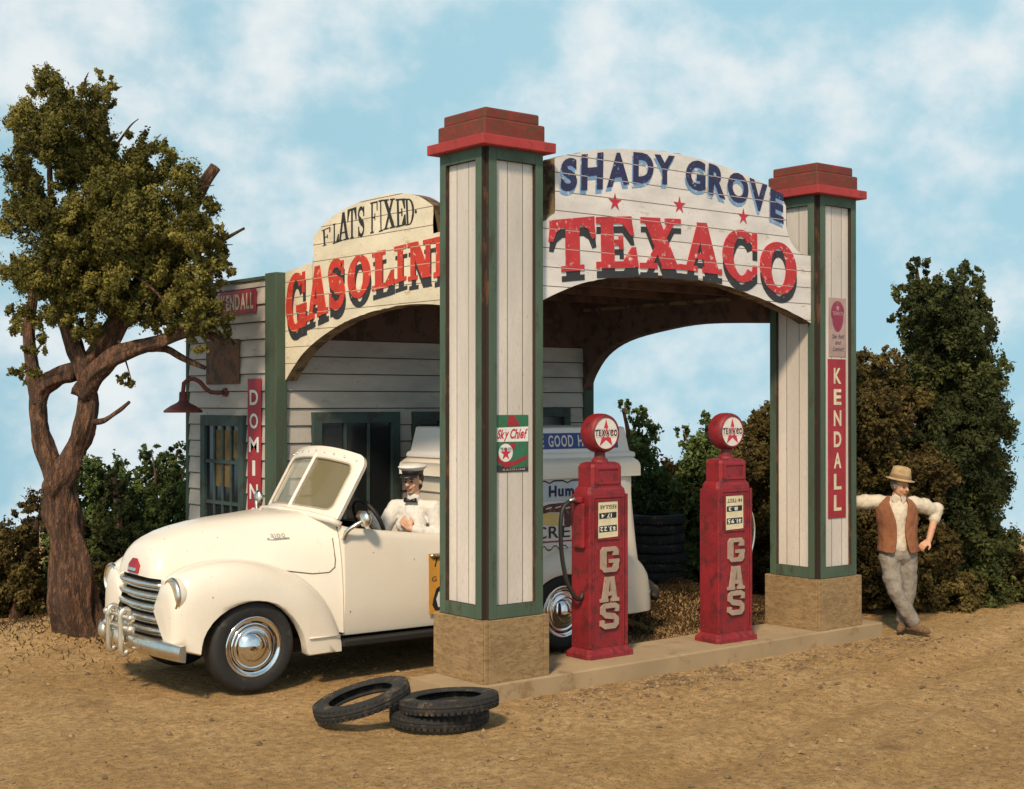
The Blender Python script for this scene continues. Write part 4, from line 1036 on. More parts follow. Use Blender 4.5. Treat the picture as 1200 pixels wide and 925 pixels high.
mb = MB(); rr = random.Random(4); x = 1.28; pts = []
while x < 2.6: pts.append((x, .985 + rr.choice((0, 0, -.035, .012)))); x += .035
for a, b in zip(pts, pts[1:]): poly([a, b, (b[0], b[1]-.011), (a[0], a[1]-.011)], fb, .007, mb)
mb.build('drip_line', 'ink_black', sp)
for z in (1.60, 1.49):
    mb = MB(); mb.tube([(1.075, -.36, z), (1.075, -.02, z)], .022, 10); mb.build('latch_bar', 'truck_black', trk, smooth=True)
for z in (1.23,): MB().tube([(1.094, -.70, z), (1.092, .70, z)], .010, 8).build('box_bead', 'truck_cream', trk, smooth=True)
MB().tube([(1.094, -.70, 1.47), (1.092, .70, 1.47)], .010, 8).build('box_bead', 'truck_cream', trk, smooth=True)
# rear fenders
def rfender(sd):
    rows = []
    for i in range(29):
        x = 1.34+(3.03-1.34)*i/28; u = (x-2.185)/.845
        zt = .46+.50*math.sqrt(max(0, 1-abs(u)**2.4)) if abs(u) < 1 else .46
        yo = .735+.105*math.sqrt(max(0, 1-abs(u)**3))
        dx = (x-1.885)/.43
        zl = .335+.375*math.sqrt(1-dx*dx) if abs(dx) < 1 else (.34 if x < 2 else .27)
        zl = min(zl, zt-.02)
        H = min(.22, (zt-zl)*.8)
        row = [(x, sd*.70, zt)]
        for k in range(7):
            a = PI/2*k/6; row.append((x, sd*(.735+(yo-.735)*math.sin(a)), zt-H*(1-math.cos(a))))
        row += [(x, sd*yo, zl+.01), (x, sd*(yo-.02), zl), (x, sd*.66, zl+.003)]
        rows.append(row)
    return MB().grid(rows, cap0=True, cap1=True).build('rear_fender', 'truck_cream', trk, smooth=True, auto=50)
for sd in (-1, 1): rfender(sd)
MB().tube([(2.95, -.74, .45), (3.05, -.66, .45), (3.07, 0, .45), (3.05, .66, .45), (2.95, .74, .45)], .05, 10).build('rear_bumper', 'dull_chrome', trk, smooth=True)
mb = MB(); mb.tube([(3.08, -.5, .52), (3.17, -.55, .50), (3.21, -.62, .44), (3.15, -.66, .38)], .045, 10); mb.build('tow_hook', 'old_rubber', trk, smooth=True)
mb = MB(); mb.box(1.12, 1.56, -.735, .735, .36, .42); mb.build('box_sill', 'truck_black', trk)
# wheels
def wheel(x, sd):
    M = Matrix.Translation((x, sd*.70, .365)) @ Matrix.Rotation(-sd*PI/2, 4, 'X')
    # local +Z faces outwards
    Rr = .365
    t = [(.245, -.09), (.27, -.10), (.32, -.105), (.35, -.095), (Rr, -.065), (Rr+.003, -.03), (Rr+.003, .03), (Rr, .065), (.35, .095), (.335, .103), (.318, .107), (.29, .107), (.262, .102), (.248, .094), (.243, .08)]
    w = MB().lathe(t, M, 56).build('wheel', 'rubber', trk, smooth=True, auto=70)
    MB().lathe([(.248, .088), (.245, .098), (.236, .102), (.226, .097), (.218, .088), (.205, .086)], M, 48).build('rim_ring', 'bright_chrome', w, smooth=True)
    MB().lathe([(.207, .086), (.200, .072), (.178, .068), (.172, .078)], M, 48).build('rim_gap', 'truck_black', w, smooth=True)
    MB().lathe([(.196, .076), (.188, .086), (.178, .088), (.160, .082)], M, 48).build('trim_ring', 'bright_chrome', w, smooth=True)
    MB().lathe([(.165, .078), (.158, .088), (.148, .090), (.125, .086), (.120, .094), (.10, .115), (.07, .133), (.035, .142), (.001, .144)], M, 48).build('hubcap', 'bright_chrome', w, smooth=True)
    for k in range(8):
        a = 2*PI*k/8+.2
        MB().box(.176, .206, -.030, .030, .070, .0765, M @ Matrix.Rotation(a, 4, 'Z')).build('rim_slot', 'dull_chrome', w)
    return w
for x in (-1.297, 1.885):
    for sd in (-1, 1): wheel(x, sd)
trk.location = (.055, 2.117, 0); trk.rotation_euler.z = R(-2.4)
# ================================================================== PEOPLE
def frame(fwd, up=(0, 0, 1)):
    f = Vector(fwd).normalized(); u = Vector(up); l = u.cross(f).normalized(); u = f.cross(l)
    return Matrix((f, l, u)).transposed()          # columns: forward, left, up
def head_shapes(mb, c, M, s=1.0):
    """skull, jaw, nose, brow, ears, neck stub; c is the middle of the head"""
    P = lambda f, l, u: Vector(c) + M @ Vector((f, l, u))*s
    mb.ball(P(-.010, 0, .025), tuple(x*s for x in (.092, .072, .088)), 18, M)
    mb.ball(P(.020, 0, -.035), tuple(x*s for x in (.062, .056, .070)), 16, M)
    mb.ball(P(.048, 0, -.085), tuple(x*s for x in (.026, .028, .022)), 12, M)
    mb.limb(P(.078, 0, .018), P(.102, 0, -.020), .010*s, .0155*s, 10)
    mb.ball(P(.094, .013, -.022), .009*s, 8); mb.ball(P(.094, -.013, -.022), .009*s, 8)
    for l in (-1, 1):
        mb.ball(P(.068, l*.030, .024), (.014*s, .022*s, .008*s), 10, M)
        mb.ball(P(.056, l*.038, -.028), (.020*s, .018*s, .022*s), 10, M)
        mb.ball(P(-.008, l*.074, -.002), (.018*s, .008*s, .030*s), 10, M)
    mb.ball(P(.073, 0, -.052), (.014*s, .024*s, .007*s), 10, M)
    mb.ball(P(.072, 0, -.064), (.013*s, .020*s, .007*s), 10, M)
def face_bits(root, c, M, s=1.0, smile=True, brow='hair_dark'):
    P = lambda f, l, u: Vector(c) + M @ Vector((f, l, u))*s
    for l in (-1, 1):
        MB().ball(P(.0745, l*.030, .006), (.010*s, .0135*s, .0075*s), 10, M).build('eye', 'eye_dark', root, smooth=True)
        MB().tube([P(.079, l*.014, .024), P(.080, l*.030, .030), P(.070, l*.046, .024)], .0045*s, 6).build('eyebrow', brow, root, smooth=True)
    MB().tube([P(.068, .030, -.050), P(.0835, .014, -.0575), P(.087, 0, -.059), P(.0835, -.014, -.0575), P(.068, -.030, -.050)], [.003*s, .0055*s, .0065*s, .0055*s, .003*s], 6).build('mouth', 'lip', root, smooth=True)
def hand_shapes(mb, w, d, n, curl=.5, s=1.0, side=1):
    """w wrist, d direction of the hand, n back of the hand; fingers curl away from n"""
    w = Vector(w); d = Vector(d).normalized(); n = (Vector(n) - d*Vector(n).dot(d)).normalized(); a = d.cross(n)*side
    for k in (-1, 0, 1): mb.limb(w+d*.012*s+a*k*.018*s, w+d*.080*s+a*k*.026*s, .0165*s, .014*s, 10)
    for k, ln in zip((-1.5, -.5, .5, 1.5), (.062, .074, .078, .068)):
        p = w+d*.082*s+a*k*.0205*s; dd = d.copy()
        for j, q in enumerate((.44, .32, .24)):
            th = curl*(.7+.5*j); dd = (d*math.cos(th)-n*math.sin(th)) if j == 0 else (d*math.cos(curl*(.7+1.0*j))-n*math.sin(curl*(.7+1.0*j)))
            p2 = p+dd*ln*q*s; mb.limb(p, p2, (.0098-.0008*j)*s, (.0090-.0008*j)*s, 8); p = p2
    t0 = w+d*.022*s+a*.030*s; t1 = t0+(d*.6+a*.75-n*.25).normalized()*.040*s; t2 = t1+(d*.9+a*.15-n*.45).normalized()*.030*s
    mb.limb(t0, t1, .015*s, .0115*s, 8); mb.limb(t1, t2, .0112*s, .009*s, 8)

# ---- the man leaning on the farther pillar
MP = Vector((5.315, -.09, 0))
man = thing('person', 'man in brown waistcoat and tan hat leaning an arm on the farther pillar', 'person', MP)
man_m = lambda r, z, c=0: MP + RGT*r - FWD*c + Vector((0, 0, z))
m = man_m
HM = frame(tuple(-FWD*.80+RGT*.55+Vector((0, 0, -.12))), tuple(Vector((0, 0, 1))+RGT*.10))
HC = m(-.038, 1.470, .035)
sR, sL = m(-.245, 1.315, -.01), m(.115, 1.300, 0)
eR, hR = m(-.50, 1.305, -.05), Vector((4.705, .20, 1.335))
eL, wL = m(.372, 1.215, -.10), m(.245, .925, .055)
body = MB()
head_shapes(body, HC, HM, .98)
body.limb(m(-.072, 1.28, -.02), m(-.05, 1.40, .0), .062, .054)
body.limb(m(-.07, 1.20, 0), m(-.05, .86, 0), .13, .12)
body.limb(sR, m(-.02, 1.24, 0), .06, .08); body.limb(sL, m(-.1, 1.24, 0), .06, .08)
body.limb(sR, eR, .046, .038); body.limb(eR, hR, .038, .028)
body.limb(sL, eL, .046, .040); body.limb(eL, wL, .042, .030)
hand_shapes(body, hR, (-.25, .35, .55), (.9, -.2, 0), .35, 1.0, 1)
hand_shapes(body, wL, tuple(m(.165, .872, .085)-wL), tuple(-FWD*.5+Vector((0, 0, .8))), .75, 1.0, -1)
hipR, kR, aR = m(-.145, .76, .01), m(-.105, .415, .10), m(.085, .10, .085)
hipL, kL, aL = m(.045, .76, -.01), m(.055, .41, -.0), m(-.005, .09, -.03)
for a, b, c_ in ((hipR, kR, aR), (hipL, kL, aL)): body.limb(a, b, .085, .052); body.limb(b, c_, .052, .036)
man_body = organic('body', body, 'skin_tan', man, .0065, 3)
face_bits(man, HC, HM, .98, True, 'hair_grey')
sh = MB()
sh.limb(m(-.07, 1.20, .0), m(-.055, .88, .0), .145, .132, 16)
sh.limb(sR, m(-.03, 1.26, 0), .073, .085); sh.limb(sL, m(-.12, 1.26, 0), .073, .085)
sh.limb(sR, eR, .078, .066); sh.limb(eR, hR.lerp(eR, .16), .066, .050); sh.limb(eR.lerp(sR, .5), eR.lerp(sR, .3), .082, .068)
sh.limb(sL, eL, .078, .068); sh.limb(eL, eL.lerp(wL, .20), .070, .058); sh.ball(eL+Vector((0, 0, .02)), .074, 12); sh.ball(sL.lerp(eL, .45)+Vector((0, 0, .012)), .080, 12)
sh.limb(eL.lerp(wL, .22), eL.lerp(wL, .27), .060, .060)
sh.limb(m(-.075, 1.315, .02), m(-.06, 1.352, .015), .068, .060)
organic('shirt', sh, 'shirt_cream', man, .009, 4, folds=.014)
rows = []
ZV = [(.825, .212, .172, .40), (.86, .208, .168, .34), (.93, .200, .160, .27), (1.02, .197, .158, .22), (1.10, .204, .165, .24), (1.18, .214, .168, .32), (1.25, .214, .158, .42), (1.30, .200, .140, .52), (1.335, .168, .118, .62), (1.358, .125, .095, .75), (1.372, .090, .078, .9)]
for z, rx, ry, g_ in ZV:
    k_ = (z-.82)/.55; row = []
    for q in range(41):
        a = g_+(2*PI-2*g_)*q/40
        row.append(m(-.052-.022*k_+rx*math.sin(a), z-(.018*max(0, math.cos(a)) if z < .84 else 0), .012+ry*math.cos(a)))
    rows.append(row)
wc = MB().grid(rows).build('waistcoat', 'vest_brown', man, smooth=True, solid=.018)
wc.modifiers.move(0, 0)
for nm, sz, st_ in (('large_fold', .085, .02), ('small_fold', .032, .008)):
    q = wc.modifiers.new(nm, 'DISPLACE'); q.texture = bpy.data.textures[nm]; q.strength = st_; q.mid_level = .5
sb_ = wc.modifiers.new('sub', 'SUBSURF'); sb_.levels = 2; sb_.render_levels = 2; wc.modifiers.move(len(wc.modifiers)-1, 0)
for sd in (-1, 1):
    MB().prism([(-.060+sd*.012, 1.375), (-.060+sd*.070, 1.385), (-.060+sd*.075, 1.335), (-.060+sd*.034, 1.295)], lambda a, b, t: m(a, b, .098-abs(a+.06)*.5+t), .012).build('collar', 'shirt_cream', man, bevel=.003)
tr = MB()
tr.limb(m(-.10, .79, .0), m(.0, .79, 0), .128, .124, 16); tr.limb(m(-.11, .86, 0), m(.01, .86, 0), .112, .108, 14)
tr.limb(hipR, kR, .108, .078, 14); tr.limb(kR, aR.lerp(kR, .06), .079, .072, 14); tr.ball(kR+Vector((0, 0, .01)), .082, 12)
tr.limb(hipL, kL, .106, .078, 14); tr.limb(kL, aL.lerp(kL, .10), .078, .070, 14)
tr.ball(aR.lerp(kR, .12), .078, 12); tr.ball(aR.lerp(kR, .35)-RGT*.01, .079, 12); tr.ball(aL.lerp(kL, .3), .075, 12); tr.ball(kR.lerp(hipR, .4)-RGT*.012, .098, 12)
organic('trousers', tr, 'trouser_grey', man, .009, 4, folds=.014)
for an, d in ((aR, (-FWD*.75+RGT*.55)), (aL, (-FWD*.85-RGT*.35))):
    d = Vector(d).normalized(); b = MB(); g = Vector((an.x, an.y, 0))
    b.limb(an+Vector((0, 0, .03)), g+Vector((0, 0, .055)), .050, .050); b.limb(g-d*.055+Vector((0, 0, .042)), g+d*.07+Vector((0, 0, .048)), .040, .046); b.limb(g+d*.07+Vector((0, 0, .046)), g+d*.165+Vector((0, 0, .034)), .044, .034)
    organic('boot', b, 'boot_brown', man, .008, 3, folds=.012)
HP = lambda f, l, u: HC + HM @ Vector((f, l, u))
hr = MB(); hr.ball(HP(-.03, 0, .02), (.082, .079, .075), 14, HM); hr.ball(HP(-.01, .070, .015), (.035, .014, .035), 10, HM); hr.ball(HP(-.01, -.070, .015), (.035, .014, .035), 10, HM)
organic('hair', hr, 'hair_grey', man, .008, 2)
HT = Matrix.Translation(HP(-.014, 0, .080)) @ frame(HM @ Vector((1, 0, -.02)), HM @ Vector((.02, 0, 1))).to_4x4() @ Matrix.Diagonal((1.18, 1.0, 1, 1))
ht = MB().lathe([(.088, -.006), (.118, -.014), (.132, -.010), (.131, -.003), (.115, -.004), (.097, .008), (.093, .03), (.086, .080), (.078, .115), (.05, .128), (.02, .112), (.001, .108)], HT, 36).build('hat', 'hat_felt', man, smooth=True)
MB().lathe([(.0985, .008), (.0995, .012), (.0965, .040), (.0945, .044)], HT, 36).build('hat_band', 'hat_band', ht, smooth=True)

# ---- the driver
drv = thing('person', 'driver in white shirt, black bow tie and peaked white cap at the truck wheel', 'person', (.62, 1.76, .76))
TF = Vector((-.84, -.54, 0)).normalized(); TL_ = Vector((0, 0, 1)).cross(TF)
D0 = Vector((.59, 1.80, 0))
d = lambda f, l, u: D0 + TF*f + TL_*l + Vector((0, 0, u))
DM = frame(tuple(Vector((-.93, -.42, -.10))))
DC = d(.035, 0.0, 1.612)
bs = MB(); head_shapes(bs, DC, DM, 1.06)
bs.limb(d(0, 0, 1.40), d(.02, 0, 1.53), .058, .054); bs.limb(d(-.02, 0, 1.26), d(-.03, 0, .92), .11, .11)
sl_, sr_ = d(0, .185, 1.365), d(0, -.185, 1.365)
el_, wl_ = d(.03, .262, 1.115), d(.215, .055, 1.195)
er_, wr_ = d(.15, -.275, 1.13), Vector((.17, 1.92, 1.33))
bs.limb(sl_, el_, .05, .04); bs.limb(el_, wl_, .04, .03); bs.limb(sr_, er_, .05, .04); bs.limb(er_, wr_, .04, .03)
bs.limb(sl_, sr_, .06, .06)
hand_shapes(bs, wl_, tuple(TL_*-.6+TF*.1+Vector((0, 0, .55))), tuple(TF), .7, 1.05, 1)
hand_shapes(bs, wr_, (-.9, -.1, .15), (0, 0, 1), .9, 1.05, 1)
for q in (-1, 1): bs.limb(d(-.02, q*.09, .86), d(.40, q*.13, .88) + Vector((-.05, .05, 0)), .09, .062); bs.limb(d(.40, q*.13, .88)+Vector((-.05, .05, 0)), d(.46, q*.13, .50)+Vector((-.1, .05, 0)), .06, .045)
organic('body', bs, 'skin', drv, .0065, 3)
face_bits(drv, DC, DM, 1.06)
sh = MB()
sh.limb(d(0, 0, 1.28), d(-.01, 0, .95), .145, .142, 16); sh.limb(sl_, sr_, .078, .078, 14)
sh.limb(sl_, el_, .079, .070, 14); sh.limb(el_, wl_.lerp(el_, .12), .070, .048, 14); sh.ball(el_+Vector((0, 0, .01)), .076, 12); sh.ball(sl_.lerp(el_, .5), .080, 12)
sh.limb(sr_, er_, .079, .068, 14); sh.limb(er_, wr_.lerp(er_, .12), .068, .046, 14); sh.ball(d(.09, -.06, 1.22), .082, 12); sh.ball(d(.09, .07, 1.24), .082, 12)
sh.limb(d(.01, 0, 1.41), d(.02, 0, 1.455), .070, .064)
organic('shirt', sh, 'shirt_white', drv, .009, 3, folds=.018)
tr = MB()
for q in (-1, 1): tr.limb(d(-.02, q*.09, .86), d(.40, q*.13, .88)+Vector((-.05, .05, 0)), .105, .08, 14); tr.limb(d(.40, q*.13, .88)+Vector((-.05, .05, 0)), d(.46, q*.13, .52)+Vector((-.1, .05, 0)), .08, .065, 12)
organic('trousers', tr, 'shirt_white', drv, .012, 2)
mb = MB()
for q in (-1, 1): mb.tube([d(.108, 0, 1.437), d(.100, q*.028, 1.440), d(.088, q*.056, 1.442)], [.010, .018, .024], 8)
mb.ball(d(.112, 0, 1.437), .013, 8); mb.build('bow_tie', 'cap_black', drv, smooth=True)
DP = lambda f, l, u: DC + DM @ Vector((f, l, u))*1.06
hr = MB(); hr.ball(DP(-.028, 0, .026), (.096, .084, .094), 14, DM); hr.ball(DP(-.012, .072, .012), (.022, .012, .045), 10, DM); hr.ball(DP(-.012, -.072, .012), (.022, .012, .045), 10, DM); hr.ball(DP(-.055, 0, -.045), (.05, .06, .05), 10, DM)
organic('hair', hr, 'hair_dark', drv, .008, 2)
CT = Matrix.Translation(DP(.0, 0, .072)) @ frame(DM @ Vector((1, 0, .05)), DM @ Vector((-.05, 0, 1))).to_4x4() @ Matrix.Diagonal((1.15, 1.0, 1, 1))
cp = MB().lathe([(.094, .022), (.108, .034), (.126, .052), (.128, .060), (.110, .070), (.06, .082), (.001, .084)], CT, 32).build('cap', 'cap_white', drv, smooth=True)
MB().lathe([(.089, -.012), (.0915, -.010), (.0965, .022), (.094, .026)], CT, 32).build('cap_band', 'cap_black', cp, smooth=True)
rows = []
for k in range(13):
    a = R(-62+124*k/12); ca, sa = math.cos(a), math.sin(a)
    rows.append([CT @ Vector((.088*ca, .088*sa, -.006)), CT @ Vector((.112*ca+.012*max(0, ca), .102*sa, -.020)), CT @ Vector((.112*ca+.030*max(0, ca), .100*sa, -.034))])
MB().grid(rows).build('cap_peak', 'cap_black', cp, smooth=True, solid=.004)

# ================================================================== TYRES
def make_tyre(Ro=.365, w=.052, seed=0):
    prof = [(Ro-.125, -w*.62), (Ro-.118, -w*.85), (Ro-.09, -w), (Ro-.045, -w*.98), (Ro-.012, -w*.72), (Ro, -w*.35), (Ro, -w*.12), (Ro-.006, -w*.08), (Ro-.006, w*.08), (Ro, w*.12), (Ro, w*.35), (Ro-.012, w*.72), (Ro-.045, w*.98), (Ro-.09, w), (Ro-.118, w*.85), (Ro-.125, w*.62), (Ro-.105, w*.5), (Ro-.075, w*.55), (Ro-.045, 0), (Ro-.075, -w*.55), (Ro-.105, -w*.5), (Ro-.125, -w*.62)]
    mb = MB(); mb.lathe(prof, None, 64)
    for i in range(48):                                     # shoulder blocks
        a = 2*PI*i/48; M = Matrix.Rotation(a, 4, 'Z')
        for q in (-1, 1): mb.box(Ro-.022, Ro-.0035, -.014, .014, q*w*.52-.016, q*w*.52+.016, M @ Matrix.Rotation(.0, 4, 'Y'))
    return mb
ty = make_tyre().build('old_tyre', 'old_rubber', None, smooth=True, auto=55)
T = [ty] + [ty.copy() for k in range(2)]
for o in T[1:]: COL.objects.link(o)
def plane_at(u, v, z):
    dr_ = ray(u, v); return CAM + dr_*((z-CAM.z)/dr_.z)
p = plane_at(515, 845, .0); T[0].location = (p.x, p.y, .052)
p2_ = plane_at(526, 820, .17); T[1].location = (p2_.x, p2_.y, .162); T[1].rotation_euler = (R(-3), R(3), 1)
p3_ = plane_at(424, 822, .13); T[2].location = (p3_.x, p3_.y, .148)
T[2].rotation_mode = 'QUATERNION'
T[2].rotation_quaternion = (Matrix.Rotation(R(15), 3, -FWD) @ Matrix.Rotation(R(4), 3, RGT)).to_quaternion()
for o, l in zip(T, ('bottom tyre of the flat pile of two on the dirt', 'top tyre of the flat pile of two on the dirt', 'tyre leaning tilted against the pile of two, nearest the truck')):
    tag(o, l, 'tyre', 'old tyres on the dirt in front')
st_n = 9
base = Vector((5.08, 3.28, 0))
STK = []
for k in range(st_n):
    o = ty.copy(); COL.objects.link(o); o.name = 'stacked_tyre'
    o.location = base + Vector((random.uniform(-.025, .025), random.uniform(-.025, .025), .056+.111*k)); o.rotation_euler = (R(random.uniform(-1, 1)), R(random.uniform(-1, 1)), random.uniform(0, 6)); o.scale = (1.06, 1.06, 1.05)
    tag(o, '%s tyre of the tall dark stack behind the pumps' % ('bottom', 'second lowest', 'third lowest', 'fourth lowest', 'middle', 'fourth highest', 'third highest', 'second highest', 'topmost')[k], 'tyre', 'stacked tyres behind the pumps')

# ================================================================== GROUND
def height(x, y):
    r = math.hypot(x-1.5, y-1)
    h = 0
    n = mn.noise(Vector((x*.45, y*.45, 0)))*.03 + mn.noise(Vector((x*1.7, y*1.7, 3)))*.02 + mn.noise(Vector((x*6, y*6, 7)))*.012 + mn.noise(Vector((x*16, y*16, 9)))*.0035
    # ruts across the foreground
    t = (x*.97+y*.24); q = (y*.97-x*.24)
    for c in (-2.3, -3.5): n -= .045*math.exp(-((q-c)/.20)**2)*(1+.5*mn.noise(Vector((t*.6, c, 0))))
    for c in (-1.95, -2.65, -3.15): n += .024*math.exp(-((q-c)/.14)**2)*(1+mn.noise(Vector((t*1.3, c, 5))))
    # low bank of spoil behind the island
    n += .34*math.exp(-(((x-4.35)/1.0)**2+((y-2.15)/.55)**2))*(1+.35*mn.noise(Vector((x*3, y*3, 1))))
    n += .20*math.exp(-(((x+1.3)/.9)**2+((y-5.0)/.9)**2))
    keep = 1
    if -.7 < x < 5.4 and -.5 < y < .95: keep = .25                        # the island sits level
    if -2.4 < x < 3.4 and .9 < y < 3.6: keep = .25                        # and so does the drive
    if r > 13: h -= .011*(r-13)**2 if r < 60 else .011*47**2+1.03*(r-60)
    return n*keep - .018*(1-keep) + h - .012
xs = sorted(set([round(-7+.075*i, 3) for i in range(int(16.5/.075)+1)] + [-7-1.3**k for k in range(1, 20)] + [9.5+1.3**k for k in range(0, 20)] + [-7-.3*k for k in range(1, 14)] + [9.5+.3*k for k in range(1, 14)]))
ys = sorted(set([round(-7+.075*i, 3) for i in range(int(13.5/.075)+1)] + [-7-1.3**k for k in range(1, 20)] + [6.5+1.3**k for k in range(0, 20)] + [-7-.3*k for k in range(1, 14)] + [6.5+.3*k for k in range(1, 14)]))
V = np.array([(x, y, height(x, y)) for y in ys for x in xs], dtype=np.float32)
nx, ny = len(xs), len(ys)
F = np.array([(j*nx+i, j*nx+i+1, (j+1)*nx+i+1, (j+1)*nx+i) for j in range(ny-1) for i in range(nx-1)], dtype=np.int32)
def np_mesh(name, V, F, mat, smooth=True, tint=None, n=4):
    me = bpy.data.meshes.new(name)
    me.vertices.add(len(V)); me.vertices.foreach_set('co', V.astype(np.float32).ravel())
    me.loops.add(F.size); me.loops.foreach_set('vertex_index', F.astype(np.int32).ravel())
    me.polygons.add(len(F)); me.polygons.foreach_set('loop_start', np.arange(0, F.size, n, dtype=np.int32))
    try: me.polygons.foreach_set('loop_total', np.full(len(F), n, dtype=np.int32))
    except Exception: pass
    me.polygons.foreach_set('use_smooth', np.full(len(F), smooth))
    me.update(calc_edges=True); me.validate()
    if tint is not None:
        at_ = me.attributes.new('tint', 'FLOAT', 'POINT'); at_.data.foreach_set('value', tint.astype(np.float32))
    me.materials.append(MATS[mat])
    return me
def ground_mat():
    m, nt, bs = nodes('dirt')
    tc = _n(nt, 'ShaderNodeTexCoord')
    def noise(s, d=6, r=.65):
        n = _n(nt, 'ShaderNodeTexNoise', Scale=s, Detail=float(d), Roughness=r); nt.links.new(tc.outputs['Object'], n.inputs[0]); return n.outputs[0]
    c = mixc(nt, ramp(nt, noise(.5), .35, .65), (.50, .31, .132), (.68, .45, .22))
    c = mixc(nt, ramp(nt, noise(2.6), .50, .66), c, (.54, .335, .14))
    c = mixc(nt, ramp(nt, noise(14, 8, .75), .40, .62), mixc(nt, .62, c, (.20, .115, .05)), c)
    c = mixc(nt, ramp(nt, noise(55, 4, .8), .60, .68), c, (.50, .36, .20))
    c = mixc(nt, ramp(nt, noise(38, 3, .7), .62, .67), c, (.085, .048, .026))
    c = mixc(nt, ramp(nt, noise(.9, 5, .6), .60, .70), c, mixc(nt, .55, c, (.17, .10, .05)))
    vo = _n(nt, 'ShaderNodeTexVoronoi', Scale=70.0); nt.links.new(tc.outputs['Object'], vo.inputs[0])
    sel = _n(nt, 'ShaderNodeSeparateColor'); nt.links.new(vo.outputs['Color'], sel.inputs[0])
    spk = _n(nt, 'ShaderNodeMath', operation='LESS_THAN'); nt.links.new(sel.outputs[0], spk.inputs[0]); spk.inputs[1].default_value = .16
    dm_ = _n(nt, 'ShaderNodeMath', operation='LESS_THAN'); nt.links.new(vo.outputs['Distance'], dm_.inputs[0]); dm_.inputs[1].default_value = .34
    mu = _n(nt, 'ShaderNodeMath', operation='MULTIPLY'); nt.links.new(spk.outputs[0], mu.inputs[0]); nt.links.new(dm_.outputs[0], mu.inputs[1])
    c = mixc(nt, mu.outputs[0], c, (.10, .055, .03))
    nt.links.new(c, bs.inputs['Base Color']); bs.inputs['Roughness'].default_value = .95; bs.inputs['Specular IOR Level'].default_value = .15
    b1 = _n(nt, 'ShaderNodeBump', Strength=1.0, Distance=.05); nt.links.new(noise(14, 10, .75), b1.inputs['Height'])
    b2 = _n(nt, 'ShaderNodeBump', Strength=.6, Distance=.008); nt.links.new(noise(80, 4, .8), b2.inputs['Height']); nt.links.new(b1.outputs[0], b2.inputs['Normal'])
    nt.links.new(b2.outputs[0], bs.inputs['Normal'])
    MATS['dirt'] = m
ground_mat()
g = bpy.data.objects.new('ground', np_mesh('ground', V, F, 'dirt')); put(g); tag(g, kind='structure')
# island
mb = MB()
isl = [(-.30, .60), (-.30, .18), (-.22, .02), (-.08, -.075), (5.0, -.075), (5.02, .62)]
mb.prism(isl, lambda a, b, t: (a, b, ZI-t), ZI+.06)
isl = mb.build('pump_island', 'island_concrete', None, bevel=.012); tag(isl, kind='structure')
# loose stones and crumbs of earth
def stones(name, pts, label=None, mat='stone'):
    rr = np.random.RandomState(5); Vs = []; Fs = []; k = 0
    base_ = np.array([(1, 0, 0), (-1, 0, 0), (0, 1, 0), (0, -1, 0), (0, 0, 1), (0, 0, -1)], float)
    tri = [(0, 2, 4), (2, 1, 4), (1, 3, 4), (3, 0, 4), (2, 0, 5), (1, 2, 5), (3, 1, 5), (0, 3, 5)]
    for (x, y, s) in pts:
        v = base_*(s*rr.uniform(.55, 1.1, (6, 1)))*np.array([1, 1, .7]); a = rr.uniform(0, 6.28); c, s_ = math.cos(a), math.sin(a)
        v = v @ np.array([[c, -s_, 0], [s_, c, 0], [0, 0, 1]]); v += np.array([x, y, height(x, y)+s*.15])
        Vs.append(v); Fs += [(a_+k, b_+k, c_+k) for a_, b_, c_ in tri]; k += 6
    o = bpy.data.objects.new(name, np_mesh(name, np.concatenate(Vs), np.array(Fs), mat, False, None, 3)); put(o); tag(o, label or 'small dark stones and crumbs of earth scattered over the dirt', 'gravel', kind='stuff'); return o
rr = random.Random(11); pts = []
for k in range(17000):
    x, y = rr.uniform(-5.5, 9), rr.uniform(-6.5, 5.5)
    if -.4 < x < 5.1 and -.12 < y < .66: continue
    if 0 < x < 4.2 and 3.2 < y < 5.2: continue
    dens = .35+.65*(mn.noise(Vector((x*.8, y*.8, 2))) > .1)
    if y < -.1 and y > -1.6 and x > .2: dens = 1
    if rr.random() > dens: continue
    s = .006+.013*rr.random()**2.5+(.022 if rr.random() < .035 else 0); pts.append((x, y, s))
for k in range(120): pts.append((rr.uniform(-5, 7), rr.uniform(-6, -.3), .016+.022*rr.random()))
for k in range(1500):
    x = rr.uniform(.2, 5.2); y = -.12-abs(rr.gauss(0, .35)); pts.append((x, y, .008+.022*rr.random()**3))
stones('gravel', pts)

